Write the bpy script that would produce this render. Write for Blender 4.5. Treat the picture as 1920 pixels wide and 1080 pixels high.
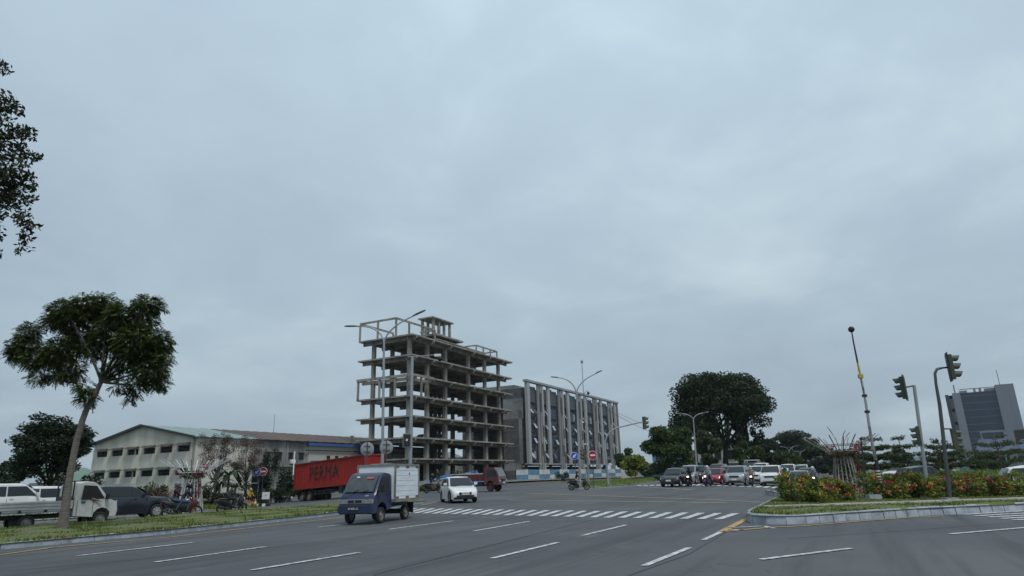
import bpy, bmesh, math, random
import numpy as np
from mathutils import Vector, Matrix
random.seed(7)
sc = bpy.context.scene
for o in list(bpy.data.objects): bpy.data.objects.remove(o)
C = sc.collection
R = math.radians
# ---------------------------------------------------------------- camera
F, PITCH, ROLL, H = 1225.0, R(16.25), math.atan(0.030), 1.45
cam = bpy.data.cameras.new('camera'); cam.sensor_width = 36; cam.lens = 36*F/1920
cam.clip_start = 0.1; cam.clip_end = 6000
co = bpy.data.objects.new('camera', cam); C.objects.link(co)
co.matrix_world = Matrix.Translation((0, 0, H)) @ Matrix.Rotation(math.pi/2+PITCH, 4, 'X') @ Matrix.Rotation(-ROLL, 4, 'Z')
sc.camera = co
sc.render.resolution_x = 1024; sc.render.resolution_y = 576
sc.view_settings.view_transform = 'Standard'; sc.view_settings.look = 'None'
sc.view_settings.exposure = 0.28; sc.view_settings.gamma = 1
# ---------------------------------------------------------------- overcast sky
SUN_EL, SUN_AZ = R(58), R(-62)      # azimuth measured from +X, counter clockwise
W = bpy.data.worlds.new('World'); sc.world = W; W.use_nodes = True
nt = W.node_tree; nt.nodes.clear(); N = nt.nodes.new; LK = nt.links.new
out = N('ShaderNodeOutputWorld'); sky = N('ShaderNodeTexSky'); sky.sky_type = 'NISHITA'; sky.sun_disc = False
sky.sun_elevation = SUN_EL; sky.sun_rotation = math.pi/2-SUN_AZ; sky.dust_density = 3; sky.air_density = 1.2
bg1 = N('ShaderNodeBackground'); bg1.inputs[1].default_value = 0.08; LK(sky.outputs[0], bg1.inputs[0])
tc = N('ShaderNodeTexCoord'); sep = N('ShaderNodeSeparateXYZ'); LK(tc.outputs['Generated'], sep.inputs[0])
def mth(op, a, b=None, c=None):
    m = N('ShaderNodeMath'); m.operation = op
    for i, v in enumerate((a, b, c)):
        if v is None: continue
        if isinstance(v, (int, float)): m.inputs[i].default_value = v
        else: LK(v, m.inputs[i])
    return m.outputs[0]
zc = mth('MAXIMUM', sep.outputs[2], 0.0)
zz = mth('ADD', zc, 0.22)
cb = N('ShaderNodeCombineXYZ'); LK(mth('DIVIDE', sep.outputs[0], zz), cb.inputs[0]); LK(mth('DIVIDE', sep.outputs[1], zz), cb.inputs[1])
def noise(scale, detail, rough, dist, off):
    mp = N('ShaderNodeMapping'); mp.inputs[1].default_value = off; LK(cb.outputs[0], mp.inputs[0])
    n = N('ShaderNodeTexNoise'); n.inputs['Scale'].default_value = scale; n.inputs['Detail'].default_value = detail
    n.inputs['Roughness'].default_value = rough; n.inputs['Distortion'].default_value = dist
    LK(mp.outputs[0], n.inputs['Vector']); return n.outputs[0]
big = noise(0.55, 3, 0.5, 0.4, (3.1, 1.7, 0)); med = noise(1.7, 6, 0.56, 0.5, (0.4, 7.2, 1)); fin = noise(5.5, 5, 0.6, 0.3, (5, 2, 3))
cl = mth('ADD', mth('MULTIPLY', big, 0.52), mth('ADD', mth('MULTIPLY', med, 0.40), mth('MULTIPLY', fin, 0.08)))
rmp = N('ShaderNodeValToRGB'); LK(cl, rmp.inputs[0])
e = rmp.color_ramp.elements; e[0].position = 0.37; e[0].color = (0.306, 0.388, 0.464, 1); e[1].position = 0.66; e[1].color = (0.466, 0.572, 0.628, 1)
m_ = e.new(0.52); m_.color = (0.357, 0.450, 0.524, 1)
# CIE overcast: brighter towards the zenith, the band at the horizon a little darker
grad = mth('ADD', 0.79, mth('MULTIPLY', zc, 0.64))
mx = N('ShaderNodeMix'); mx.data_type = 'RGBA'; mx.blend_type = 'MULTIPLY'; mx.inputs[0].default_value = 1
LK(rmp.outputs[0], mx.inputs[6]); gcb = N('ShaderNodeCombineColor')
for i in range(3): LK(grad, gcb.inputs[i])
LK(gcb.outputs[0], mx.inputs[7])
bg2 = N('ShaderNodeBackground'); LK(mx.outputs[2], bg2.inputs[0]); bg2.inputs[1].default_value = 1.06
ms = N('ShaderNodeMixShader'); ms.inputs[0].default_value = 0.94; LK(bg1.outputs[0], ms.inputs[1]); LK(bg2.outputs[0], ms.inputs[2]); LK(ms.outputs[0], out.inputs[0])
# ---------------------------------------------------------------- sun behind cloud
sl = bpy.data.lights.new('sun', 'SUN'); sl.energy = 1.5; sl.angle = R(16); sl.color = (1.0, 0.96, 0.9)
so = bpy.data.objects.new('sun', sl); C.objects.link(so)
sd = Vector((math.cos(SUN_EL)*math.cos(SUN_AZ), math.cos(SUN_EL)*math.sin(SUN_AZ), math.sin(SUN_EL)))
so.rotation_euler = sd.to_track_quat('Z', 'Y').to_euler()
# ---------------------------------------------------------------- measuring the place
def ray(px, py):
    x, y = px-960, 540-py; c, s = math.cos(ROLL), math.sin(ROLL)
    xr, yr = c*x+s*y, -s*x+c*y
    return Vector((xr, F*math.cos(PITCH)-yr*math.sin(PITCH), F*math.sin(PITCH)+yr*math.cos(PITCH)))/F
def sstep(a, b, v):
    t = min(1, max(0, (v-a)/(b-a))); return t*t*(3-2*t)
def gz(x, y):
    """height of the gently rolling junction"""
    if y < 20: return 0.0
    a = x/y
    f = sstep(-.30, -.15, a)*(1-sstep(.27, .45, a))
    return f*0.0107*max(0, min(y, 125)-25) - 0.5*sstep(40, 60, y)*(1-sstep(-.42, -.24, a)) - 0.25*sstep(.5, .72, a)*sstep(24, 34, y)
def P(px, py, Y):
    r = ray(px, py); return r*(Y/r.y)+Vector((0, 0, H))
def G(px, py, z=0.0):
    """the ground point seen at a pixel (z above the ground)"""
    r = ray(px, py); p = Vector((0, 10, 0)); zz = z
    for _ in range(12):
        t = (zz-H)/r.z if r.z < -1e-4 else 400
        p = r*min(t, 400); zz = gz(p.x, p.y)+z
    return Vector((p.x, p.y, zz))
def on(px, Y, py=880):
    """ground point in the column of a pixel at depth Y"""
    x = P(px, py, Y).x; z = gz(x, Y); 
    for _ in range(3):
        # refine for the lean of the columns
        q = proj((x, Y, z)); x = P(px, q[1], Y).x; z = gz(x, Y)
    return Vector((x, Y, z))
def proj(p):
    X, Y, Z = p[0], p[1], p[2]-H
    f = Y*math.cos(PITCH)+Z*math.sin(PITCH); u = -Y*math.sin(PITCH)+Z*math.cos(PITCH)
    xr, yr = X/f*F, u/f*F; c, s = math.cos(ROLL), math.sin(ROLL)
    return (960+c*xr-s*yr, 540-(s*xr+c*yr), F/f)
def d2(az): return Vector((math.cos(R(az)), math.sin(R(az)), 0))
# ---------------------------------------------------------------- objects and meshes
def tag(o, label=None, cat=None, group=None, kind=None):
    if label: o['label'] = label
    if cat: o['category'] = cat
    if group: o['group'] = group
    if kind: o['kind'] = kind
    return o
def empty(name, loc=(0, 0, 0), yaw=0, label=None, cat=None, group=None, pitch=0):
    o = bpy.data.objects.new(name, None); C.objects.link(o); o.location = loc
    o.rotation_euler = (0, pitch, yaw); o.empty_display_size = 0.2
    return tag(o, label, cat, group)
def link(name, me, parent=None):
    o = bpy.data.objects.new(name, me); C.objects.link(o)
    if parent: o.parent = parent
    return o
class MB:
    def __init__(s): s.v = []; s.f = []; s.m = []; s.M = None
    def add(s, vs, fs, mi=0):
        b = len(s.v)
        if s.M is not None: vs = [tuple(s.M @ Vector(v)) for v in vs]
        s.v += [tuple(v) for v in vs]; s.f += [tuple(i+b for i in f) for f in fs]; s.m += [mi]*len(fs); return s
    def box(s, c, d, rot=None, mi=0, taper=1.0):
        x, y, z = d[0]/2, d[1]/2, d[2]/2
        vs = [Vector((sx*x*(taper if sz > 0 else 1), sy*y*(taper if sz > 0 else 1), sz*z)) for sz in (-1, 1) for sx, sy in ((-1, -1), (1, -1), (1, 1), (-1, 1))]
        if rot is not None:
            if not isinstance(rot, Matrix): rot = Matrix.Rotation(rot, 3, 'Z')
            vs = [rot @ v for v in vs]
        c = Vector(c); return s.add([v+c for v in vs], [(3, 2, 1, 0), (4, 5, 6, 7), (0, 1, 5, 4), (1, 2, 6, 5), (2, 3, 7, 6), (3, 0, 4, 7)], mi)
    def bar(s, a, b, w, h, mi=0):
        """box beam from a to b, width w across, height h"""
        a, b = Vector(a), Vector(b); d = b-a; L = d.length; x = d.normalized()
        up = Vector((0, 0, 1)) if abs(x.z) < .95 else Vector((0, 1, 0))
        y = up.cross(x).normalized(); z = x.cross(y)
        m = Matrix((x, y, z)).transposed(); return s.box((a+b)/2, (L, w, h), m, mi)
    def tube(s, pts, rs, n=8, mi=0, cap=True):
        pts = [Vector(p) for p in pts]
        if isinstance(rs, (int, float)): rs = [rs]*len(pts)
        vs, fs = [], []; prev = None
        for i, p in enumerate(pts):
            t = (pts[min(i+1, len(pts)-1)]-pts[max(i-1, 0)]).normalized()
            if prev is None:
                a = Vector((0, 0, 1)) if abs(t.z) < .9 else Vector((1, 0, 0)); u = t.cross(a).normalized()
            else: u = (prev-t*prev.dot(t)).normalized()
            prev = u; w = t.cross(u)
            for k in range(n):
                q = 2*math.pi*k/n; vs.append(p+(u*math.cos(q)+w*math.sin(q))*rs[i])
        for i in range(len(pts)-1):
            for k in range(n):
                a, b = i*n+k, i*n+(k+1) % n; fs.append((a, b, b+n, a+n))
        if cap: fs.append(tuple(range(n-1, -1, -1))); fs.append(tuple(range(len(vs)-n, len(vs))))
        return s.add(vs, fs, mi)
    def lathe(s, prof, n=16, M=None, mi=0, cap=True):
        """prof: (r, h) along local z"""
        vs, fs = [], []
        for r, h in prof:
            for k in range(n):
                q = 2*math.pi*k/n; v = Vector((r*math.cos(q), r*math.sin(q), h)); vs.append(M @ v if M else v)
        for i in range(len(prof)-1):
            for k in range(n):
                a, b = i*n+k, i*n+(k+1) % n; fs.append((a, b, b+n, a+n))
        if cap and prof[0][0] > 1e-6: fs.append(tuple(range(n-1, -1, -1)))
        if cap and prof[-1][0] > 1e-6: fs.append(tuple(range(len(vs)-n, len(vs))))
        return s.add(vs, fs, mi)
    def ball(s, c, r, n=10, m=7, mi=0):
        if isinstance(r, (int, float)): r = (r, r, r)
        vs, fs = [], []; c = Vector(c)
        for i in range(m+1):
            t = math.pi*i/m
            for k in range(n):
                q = 2*math.pi*k/n; vs.append(c+Vector((r[0]*math.sin(t)*math.cos(q), r[1]*math.sin(t)*math.sin(q), r[2]*math.cos(t))))
        for i in range(m):
            for k in range(n):
                a, b = i*n+k, i*n+(k+1) % n; fs.append((a, a+n, b+n, b))
        return s.add(vs, fs, mi)
    def prism(s, poly, vec, mi=0):
        """poly: 3D polygon, extruded by vec"""
        n = len(poly); vec = Vector(vec); vs = [Vector(p) for p in poly]+[Vector(p)+vec for p in poly]
        fs = [tuple(range(n-1, -1, -1)), tuple(range(n, 2*n))]+[(i, (i+1) % n, (i+1) % n+n, i+n) for i in range(n)]
        return s.add(vs, fs, mi)
    def loft(s, rings, mi=None, cap=True):
        n = len(rings[0]); vs = [v for r in rings for v in r]; b = len(s.v)
        for i in range(len(rings)-1):
            for k in range(n):
                a, c = i*n+k, i*n+(k+1) % n
                s.f.append((a+b, c+b, c+n+b, a+n+b)); s.m.append(mi[k] if isinstance(mi, (list, tuple)) else (mi or 0))
        if cap:
            s.f.append(tuple(b+k for k in range(n-1, -1, -1))); s.m.append(0)
            s.f.append(tuple(b+len(vs)-n+k for k in range(n))); s.m.append(0)
        if s.M is not None: vs = [s.M @ Vector(v) for v in vs]
        s.v += [tuple(v) for v in vs]; return s
    def mesh(s, name, mats, smooth=0):
        me = bpy.data.meshes.new(name); me.from_pydata(s.v, [], s.f)
        for m in (mats if isinstance(mats, (list, tuple)) else [mats]): me.materials.append(m)
        if max(s.m, default=0) > 0: me.polygons.foreach_set('material_index', s.m)
        bm = bmesh.new(); bm.from_mesh(me); bmesh.ops.recalc_face_normals(bm, faces=bm.faces); bm.to_mesh(me); bm.free()
        if smooth:
            me.polygons.foreach_set('use_smooth', [True]*len(me.polygons)); me.set_sharp_from_angle(angle=R(smooth))
        me.update(); return me
    def build(s, name, mats, parent=None, smooth=0): return link(name, s.mesh(name, mats, smooth), parent)
def cp(o, parent=None, deep=True):
    c = o.copy(); C.objects.link(c); c.parent = parent
    if deep:
        for ch in [x for x in o.children]: cp(ch, c)
    return c
def fastmesh(name, verts, nper, mat, mats_idx=None):
    """verts (n*nper,3) array of separate polygons"""
    me = bpy.data.meshes.new(name); nv = len(verts); nf = nv//nper
    me.vertices.add(nv); me.vertices.foreach_set('co', np.asarray(verts, dtype=np.float32).ravel())
    me.loops.add(nv); me.loops.foreach_set('vertex_index', np.arange(nv, dtype=np.int32))
    me.polygons.add(nf); me.polygons.foreach_set('loop_start', np.arange(0, nv, nper, dtype=np.int32))
    for m in (mat if isinstance(mat, (list, tuple)) else [mat]): me.materials.append(m)
    if mats_idx is not None: me.polygons.foreach_set('material_index', np.asarray(mats_idx, dtype=np.int32))
    me.update(calc_edges=True); me.validate(); return me
# ---------------------------------------------------------------- materials
MATS = {}
def mat(name, col, rough=.7, metal=0, var=.12, scale=3.0, bump=0, bscale=30, spec=.5, col2=None, tint=None, stretch=None, emit=None, coat=0):
    """procedural: colour varied by two noises, optional second colour in patches, fine bump"""
    if name in MATS: return MATS[name]
    m = bpy.data.materials.new(name); m.use_nodes = True; t = m.node_tree; n = t.nodes; b = n['Principled BSDF']
    L = t.links.new; tc = n.new('ShaderNodeTexCoord'); vec = tc.outputs['Object']
    if stretch:
        mp = n.new('ShaderNodeMapping'); mp.inputs['Scale'].default_value = stretch; L(vec, mp.inputs[0]); vec = mp.outputs[0]
    c2 = col2 or tuple(x*(1-3*var) if x*(1-3*var) > 0 else x*.3 for x in col)
    n1 = n.new('ShaderNodeTexNoise'); n1.inputs['Scale'].default_value = scale; n1.inputs['Detail'].default_value = 6; n1.inputs['Roughness'].default_value = .65
    L(vec, n1.inputs['Vector']); rp = n.new('ShaderNodeValToRGB'); L(n1.outputs[0], rp.inputs[0])
    e = rp.color_ramp.elements; e[0].position = .33; e[0].color = (*c2, 1); e[1].position = .56 if not col2 else .6; e[1].color = (*col, 1)
    L(rp.outputs[0], b.inputs['Base Color'])
    b.inputs['Roughness'].default_value = rough; b.inputs['Metallic'].default_value = metal; b.inputs['Specular IOR Level'].default_value = spec
    if coat: b.inputs['Coat Weight'].default_value = coat; b.inputs['Coat Roughness'].default_value = .08
    if bump:
        n2 = n.new('ShaderNodeTexNoise'); n2.inputs['Scale'].default_value = bscale; n2.inputs['Detail'].default_value = 4; L(vec, n2.inputs['Vector'])
        bp = n.new('ShaderNodeBump'); bp.inputs['Strength'].default_value = bump; bp.inputs['Distance'].default_value = .05; L(n2.outputs[0], bp.inputs['Height']); L(bp.outputs[0], b.inputs['Normal'])
    if emit: b.inputs['Emission Color'].default_value = (*emit[:3], 1); b.inputs['Emission Strength'].default_value = emit[3]
    MATS[name] = m; return m
def paint(name, col, var=.05): return mat('paint_'+name, col, .32, 0, var, 1.4, spec=.5, coat=.35)
def leafmat(name, c1, c2, scale=.6, rough=.55, trans=.25):
    if name in MATS: return MATS[name]
    m = bpy.data.materials.new(name); m.use_nodes = True; t = m.node_tree; n = t.nodes; b = n['Principled BSDF']; L = t.links.new
    tc = n.new('ShaderNodeTexCoord'); a = n.new('ShaderNodeTexNoise'); a.inputs['Scale'].default_value = scale; a.inputs['Detail'].default_value = 3
    L(tc.outputs['Object'], a.inputs['Vector']); w = n.new('ShaderNodeTexWhiteNoise'); w.noise_dimensions = '1D'
    ge = n.new('ShaderNodeNewGeometry'); L(ge.outputs['Random Per Island'], w.inputs['W'])
    ad = n.new('ShaderNodeMath'); ad.operation = 'MULTIPLY_ADD'; L(w.outputs['Value'], ad.inputs[0]); ad.inputs[1].default_value = .45; L(a.outputs[0], ad.inputs[2])
    rp = n.new('ShaderNodeValToRGB'); L(ad.outputs[0], rp.inputs[0]); e = rp.color_ramp.elements
    e[0].position = .45; e[0].color = (*c1, 1); e[1].position = .95; e[1].color = (*c2, 1)
    L(rp.outputs[0], b.inputs['Base Color']); b.inputs['Roughness'].default_value = rough; b.inputs['Specular IOR Level'].default_value = .3
    if trans:
        tr = n.new('ShaderNodeBsdfTranslucent'); L(rp.outputs[0], tr.inputs[0]); mx = n.new('ShaderNodeMixShader'); mx.inputs[0].default_value = trans
        L(b.outputs[0], mx.inputs[1]); L(tr.outputs[0], mx.inputs[2]); L(mx.outputs[0], n['Material Output'].inputs[0])
    MATS[name] = m; return m
def glass(name, col=(.02, .025, .03), rough=.08): return mat('glass_'+name, col, rough, 0, .0, 1, spec=.38)
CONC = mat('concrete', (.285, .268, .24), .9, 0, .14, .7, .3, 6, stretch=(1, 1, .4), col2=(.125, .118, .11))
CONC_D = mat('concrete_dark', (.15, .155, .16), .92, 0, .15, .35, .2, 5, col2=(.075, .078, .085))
GALV = mat('galvanised_steel', (.34, .36, .38), .5, .55, .1, 2)
DARKM = mat('dark_metal', (.03, .032, .035), .5, .3, .1, 3)
BLACK = mat('black_plastic', (.012, .012, .013), .55, 0, .1, 5)
RUBBER = mat('tyre_rubber', (.018, .018, .018), .85, 0, .15, 8)
RIM = mat('alloy_rim', (.42, .42, .43), .4, .25, .1, 8)
STEELRIM = mat('steel_rim', (.24, .23, .215), .6, .15, .2, 9)
WHITE_P = mat('white_paint', (.72, .72, .72), .5, 0, .06, 2)
LAMP_G = mat('headlamp_glass', (.55, .57, .58), .12, .2, .1, 8)
LAMP_R = mat('tail_lamp', (.35, .015, .01), .2, 0, .05, 8)
PLATE_W = mat('plate_white', (.6, .6, .58), .5, 0, .05, 8); PLATE_B = mat('plate_black', (.02, .02, .02), .5)
GL = glass('car'); GL_B = glass('building', (.016, .034, .070), .12)
SKIN = mat('skin', (.19, .10, .06), .6, 0, .08, 6)
# ================================================================ SETTING: ground, road, medians, markings
UU, VV = d2(63.5), d2(-26.5)
def ST(s, t): return UU*s+VV*t
def sheet(name, poly, zoff, m, cell=1.5, parent=None, hump=None, kind='structure', rnd=0):
    bm = bmesh.new(); vs = [bm.verts.new((p[0], p[1], 0)) for p in poly]; bm.faces.new(vs)
    xs = [p[0] for p in poly]; ys = [p[1] for p in poly]
    for k, (lo, hi) in enumerate(((min(xs), max(xs)), (min(ys), max(ys)))):
        q = lo+cell
        while q < hi:
            bmesh.ops.bisect_plane(bm, geom=bm.verts[:]+bm.edges[:]+bm.faces[:], plane_co=(q, q, 0), plane_no=(1, 0, 0) if k == 0 else (0, 1, 0)); q += cell
    bmesh.ops.triangulate(bm, faces=bm.faces)
    for v in bm.verts:
        h = zoff+gz(v.co.x, v.co.y)
        if hump and not v.is_boundary: h += hump(v.co.x, v.co.y)
        if rnd and not v.is_boundary: h += random.uniform(-rnd, rnd)
        v.co.z = h
    bmesh.ops.recalc_face_normals(bm, faces=bm.faces)
    if sum(f.normal.z for f in bm.faces) < 0: bmesh.ops.reverse_faces(bm, faces=bm.faces)
    me = bpy.data.meshes.new(name); bm.to_mesh(me); bm.free(); me.materials.append(m)
    me.polygons.foreach_set('use_smooth', [True]*len(me.polygons))
    o = link(name, me, parent)
    if not parent: o['kind'] = kind
    return o
def asphalt():
    m = bpy.data.materials.new('asphalt'); m.use_nodes = True; t = m.node_tree; n = t.nodes; L = t.links.new; b = n['Principled BSDF']
    tc = n.new('ShaderNodeTexCoord'); mp = n.new('ShaderNodeMapping'); mp.inputs['Rotation'].default_value = (0, 0, R(-63.5)); L(tc.outputs['Object'], mp.inputs[0])
    def nz(scale, det, st=None):
        v = mp.outputs[0]
        if st: q = n.new('ShaderNodeMapping'); q.inputs['Scale'].default_value = st; L(v, q.inputs[0]); v = q.outputs[0]
        x = n.new('ShaderNodeTexNoise'); x.inputs['Scale'].default_value = scale; x.inputs['Detail'].default_value = det; x.inputs['Roughness'].default_value = .65; L(v, x.inputs['Vector']); return x.outputs[0]
    def mix(f, a, c, blend='MIX'):
        x = n.new('ShaderNodeMix'); x.data_type = 'RGBA'; x.blend_type = blend
        for i, v in ((0, f), (6, a), (7, c)):
            if isinstance(v, (int, float)): x.inputs[i].default_value = v
            elif isinstance(v, tuple): x.inputs[i].default_value = v
            else: L(v, x.inputs[i])
        return x.outputs[2]
    def ramp(v, p0, p1):
        x = n.new('ShaderNodeMapRange'); x.inputs[1].default_value = p0; x.inputs[2].default_value = p1; L(v, x.inputs[0]); return x.outputs[0]
    c = mix(ramp(nz(.12, 5), .35, .7), (.067, .071, .077, 1), (.110, .115, .120, 1))
    c = mix(ramp(nz(1.0, 4, (.045, 1.1, 1)), .48, .72), c, (.048, .051, .055, 1))          # worn wheel tracks along the lanes
    c = mix(ramp(nz(.5, 6), .62, .7), c, (.118, .117, .114, 1))                             # dusty patches
    c = mix(ramp(nz(60, 3), .3, .75), mix(1, c, (.62, .62, .62, 1), 'MULTIPLY'), mix(1, c, (1.3, 1.3, 1.3, 1), 'MULTIPLY'))
    vo = n.new('ShaderNodeTexVoronoi'); vo.feature = 'DISTANCE_TO_EDGE'; vo.inputs['Scale'].default_value = .11
    ds = n.new('ShaderNodeMix'); ds.data_type = 'VECTOR'; ds.inputs[0].default_value = .35; L(mp.outputs[0], ds.inputs[4])
    wn = n.new('ShaderNodeTexNoise'); wn.inputs['Scale'].default_value = .6; wn.inputs['Detail'].default_value = 5; L(mp.outputs[0], wn.inputs['Vector'])
    sc_ = n.new('ShaderNodeVectorMath'); sc_.operation = 'SCALE'; sc_.inputs['Scale'].default_value = 9; L(wn.outputs[1], sc_.inputs[0])
    av = n.new('ShaderNodeVectorMath'); av.operation = 'ADD'; L(mp.outputs[0], av.inputs[0]); L(sc_.outputs[0], av.inputs[1]); L(av.outputs[0], vo.inputs['Vector'])
    c = mix(ramp(vo.outputs[0], .0, .006), mix(.55, c, (.03, .03, .03, 1)), c)               # a few cracks
    L(c, b.inputs['Base Color']); b.inputs['Roughness'].default_value = .82; b.inputs['Specular IOR Level'].default_value = .35
    bp = n.new('ShaderNodeBump'); bp.inputs['Strength'].default_value = .35; bp.inputs['Distance'].default_value = .02; L(nz(90, 3), bp.inputs['Height']); L(bp.outputs[0], b.inputs['Normal'])
    return m
ASPH = asphalt()
GRASS = mat('grass_ground', (.09, .125, .032), .95, 0, .2, .8, .5, 14, col2=(.115, .09, .045))
EARTH = mat('earth', (.10, .085, .055), .95, 0, .2, .15, .3, 3, col2=(.045, .065, .025))
KERB = mat('painted_kerb', (.31, .35, .40), .8, 0, .1, 2.6, .3, 20, col2=(.16, .18, .205))
KERB_G = mat('bare_kerb', (.30, .30, .29), .85, 0, .12, 1.6, .2, 20)
MARK_W = mat('road_white', (.60, .61, .61), .75, 0, .1, 7, .1, 40, col2=(.24, .25, .25))
MARK_Y = mat('road_yellow', (.48, .30, .08), .75, 0, .12, 4, .1, 40, col2=(.26, .19, .09))
MARK_F = mat('road_yellow_faded', (.42, .33, .16), .8, 0, .12, 2.5, .1, 40, col2=(.25, .21, .12))
for q_ in (MARK_W, MARK_Y, MARK_F):
    for n_ in q_.node_tree.nodes:
        if n_.type == 'VALTORGB': n_.color_ramp.elements[0].position = .40; n_.color_ramp.elements[1].position = .58
PAVER = mat('pavers', (.38, .36, .32), .9, 0, .12, 3, .2, 20)
# far ground out to the horizon
gxs = [-3000, -1200, -500, -250, -140, -90, -60, -40, -25, -10, 5, 20, 40, 60, 90, 140, 250, 500, 1200, 3000]
gys = [-60, 0, 20, 35, 50, 65, 80, 95, 110, 130, 170, 250, 400, 800, 1600, 3500]
mb = MB(); nx = len(gxs)
mb.add([(x, y, gz(x, y)-.35) for y in gys for x in gxs], [(j*nx+i, j*nx+i+1, (j+1)*nx+i+1, (j+1)*nx+i) for j in range(len(gys)-1) for i in range(nx-1)])
tag(mb.build('ground', EARTH, None, 60), kind='structure')
# asphalt: both carriageways, the crossing road and the slip road
ra, rb = ST(46, -75), ST(78, -75)
road = sheet('road', [(-30, -8), (60, -8), (80, 20), (95, 60), ST(75, 60)[:2], ST(190, -5)[:2], ST(190, -27)[:2], ST(92, -27)[:2], ST(85, -34)[:2], ST(82, -75)[:2], ST(75, -130)[:2], ST(50, -130)[:2], ST(40, -60)[:2], ST(0, -44)[:2], ST(-25, -44)[:2]], 0, ASPH, 1.25)
def poly_on(name, pts, m, z, parent): return sheet(name, pts, z, m, 1.0, parent)
def stripe(a, b, w, m, name='lane_marking', z=.014, n=None):
    a, b = Vector(a), Vector(b); d = (b-a); d.z = 0; L = d.length; s = Vector((-d.y, d.x, 0)).normalized()*w/2; n = n or max(1, int(L/1.2))
    vs = []
    for i in range(n+1):
        p = a+(b-a)*(i/n)
        for q in (p+s, p-s): vs.append((q.x, q.y, gz(q.x, q.y)+z))
    return MB().add(vs, [(2*i, 2*i+1, 2*i+3, 2*i+2) for i in range(n)]).build(name, m, road)
for a in (((145, 1043), (360, 1018)), ((290, 1055), (497, 1026)), ((472, 1070), (673, 1037)), ((597, 989), (690, 978)), ((730, 993), (850, 977)), ((885, 997), (993, 978)),
          ((923, 1048), (1046, 1018)), ((1092, 1005), (1174, 985)), ((1208, 1062), (1292, 1028)), ((1320, 1013), (1352, 998)), ((1427, 1050), (1597, 1029)), ((1783, 1002), (1935, 989))):
    stripe(G(*a[0]), G(*a[1]), .13, MARK_W)
for a in (((985, 925), (1441, 943)), ((952, 938), (1363, 943.5))): stripe(G(*a[0]), G(*a[1]), .24, MARK_F, 'yellow_line')
for a in (((880, 921.5), (1066, 912)), ((1188, 911), (1300, 919))): stripe(G(*a[0]), G(*a[1]), .14, MARK_W, 'white_line')
stripe(G(1352, 998), G(1405, 971), .2, MARK_Y, 'yellow_line')
pts = [G(x, y) for x, y in ((-40, 1047), (100, 1027), (320, 1007.5), (480, 989), (640, 970.5), (705, 962.5))]
for i in range(len(pts)-1): stripe(pts[i], pts[i+1], .14, MARK_Y, 'yellow_line')
pts = [G(x, y) for x, y in ((1352, 998), (1440, 990), (1510, 986.5), (1611, 978), (1716, 970), (1770, 968.5))]
for i in range(len(pts)-1): stripe(pts[i], pts[i+1], .13, MARK_Y, 'yellow_line')
for a in (((1362, 990.5), (1432, 987)), ((1432, 987), (1452, 991.5)), ((1368, 993.5), (1393, 994.5))): stripe(G(*a[0]), G(*a[1]), .12, MARK_W)
for k in range(5): stripe(G(1432+k*9, 943-k*3.4), G(1470+k*6, 939-k*3.2), .22, MARK_F, 'yellow_line', n=2)
stripe(G(790, 947), G(818, 942), .18, MARK_Y, 'yellow_line')
SEAM = mat('tar_seam', (.03, .03, .032), .6, 0, .1, 3)
for ptsq in (((0, 1072), (250, 1050), (480, 1030), (640, 1008)), ((700, 1078), (1010, 1000), (1110, 975)), ((1180, 1079), (1290, 1040), (1375, 990)), ((880, 945), (902, 956), (880, 970), (820, 980)), ((1480, 1010), (1700, 995), (1930, 978))):
    g_ = [G(*p) for p in ptsq]
    for i in range(len(g_)-1): stripe(g_[i], g_[i+1], .035, SEAM, 'tar_seam', z=.006)
# zebra crossing in the foreground
A0, A1, B0, B1 = G(772, 953), G(1396, 963.3), G(738, 962), G(1363, 974.5)
for k in range(27):
    q = (k+.5)/27; a, b = A0.lerp(A1, q), B0.lerp(B1, q); stripe(a, b, .27, MARK_W, 'crosswalk_stripe', n=3)
A0, A1, B0, B1 = G(1190, 907.5), G(1500, 912.5), G(1196, 910.5), G(1490, 917)
for k in range(22):
    q = (k+.5)/22; stripe(A0.lerp(A1, q), B0.lerp(B1, q), .42, MARK_W, 'crosswalk_stripe', n=2)
for k in range(5): stripe(G(1806+24*k, 965.2+2.6*k), G(1950+20*k, 957+3*k), .24, MARK_W, 'crosswalk_stripe', n=3)
# ---- kerbs
def kerb(path, step, h, w, m, parent, closed=False, side=1, gap=.02, batter=.05, name='kerb_stone', jit=.006):
    """row of kerb stones; path runs with the inside on `side` (1 = left)"""
    P_ = [Vector((p[0], p[1], 0)) for p in path]; seg = []
    if closed: P_.append(P_[0])
    out_ = []
    for a, b in zip(P_[:-1], P_[1:]):
        L = (b-a).length; n = max(1, round(L/step))
        for i in range(n): out_.append((a.lerp(b, i/n), a.lerp(b, (i+1)/n)))
    for a, b in out_:
        d = (b-a).normalized(); nrm = Vector((-d.y, d.x, 0))*side; a2, b2 = a+d*gap/2, b-d*gap/2
        za, zb = gz(a.x, a.y), gz(b.x, b.y); j = random.uniform(-jit, jit); r = []
        for p, z0 in ((a2, za), (b2, zb)):
            r.append([Vector((*(p+nrm*o).xy, z0+zz)) for o, zz in ((0+j, -.1), (batter*.6+j, h*.72), (batter*1.4+j, h*.95), (batter*2.4+j, h+j), (w+j, h+j), (w+j, -.1))])
        MB().loft(r).build(name, m, parent, 30)
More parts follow.
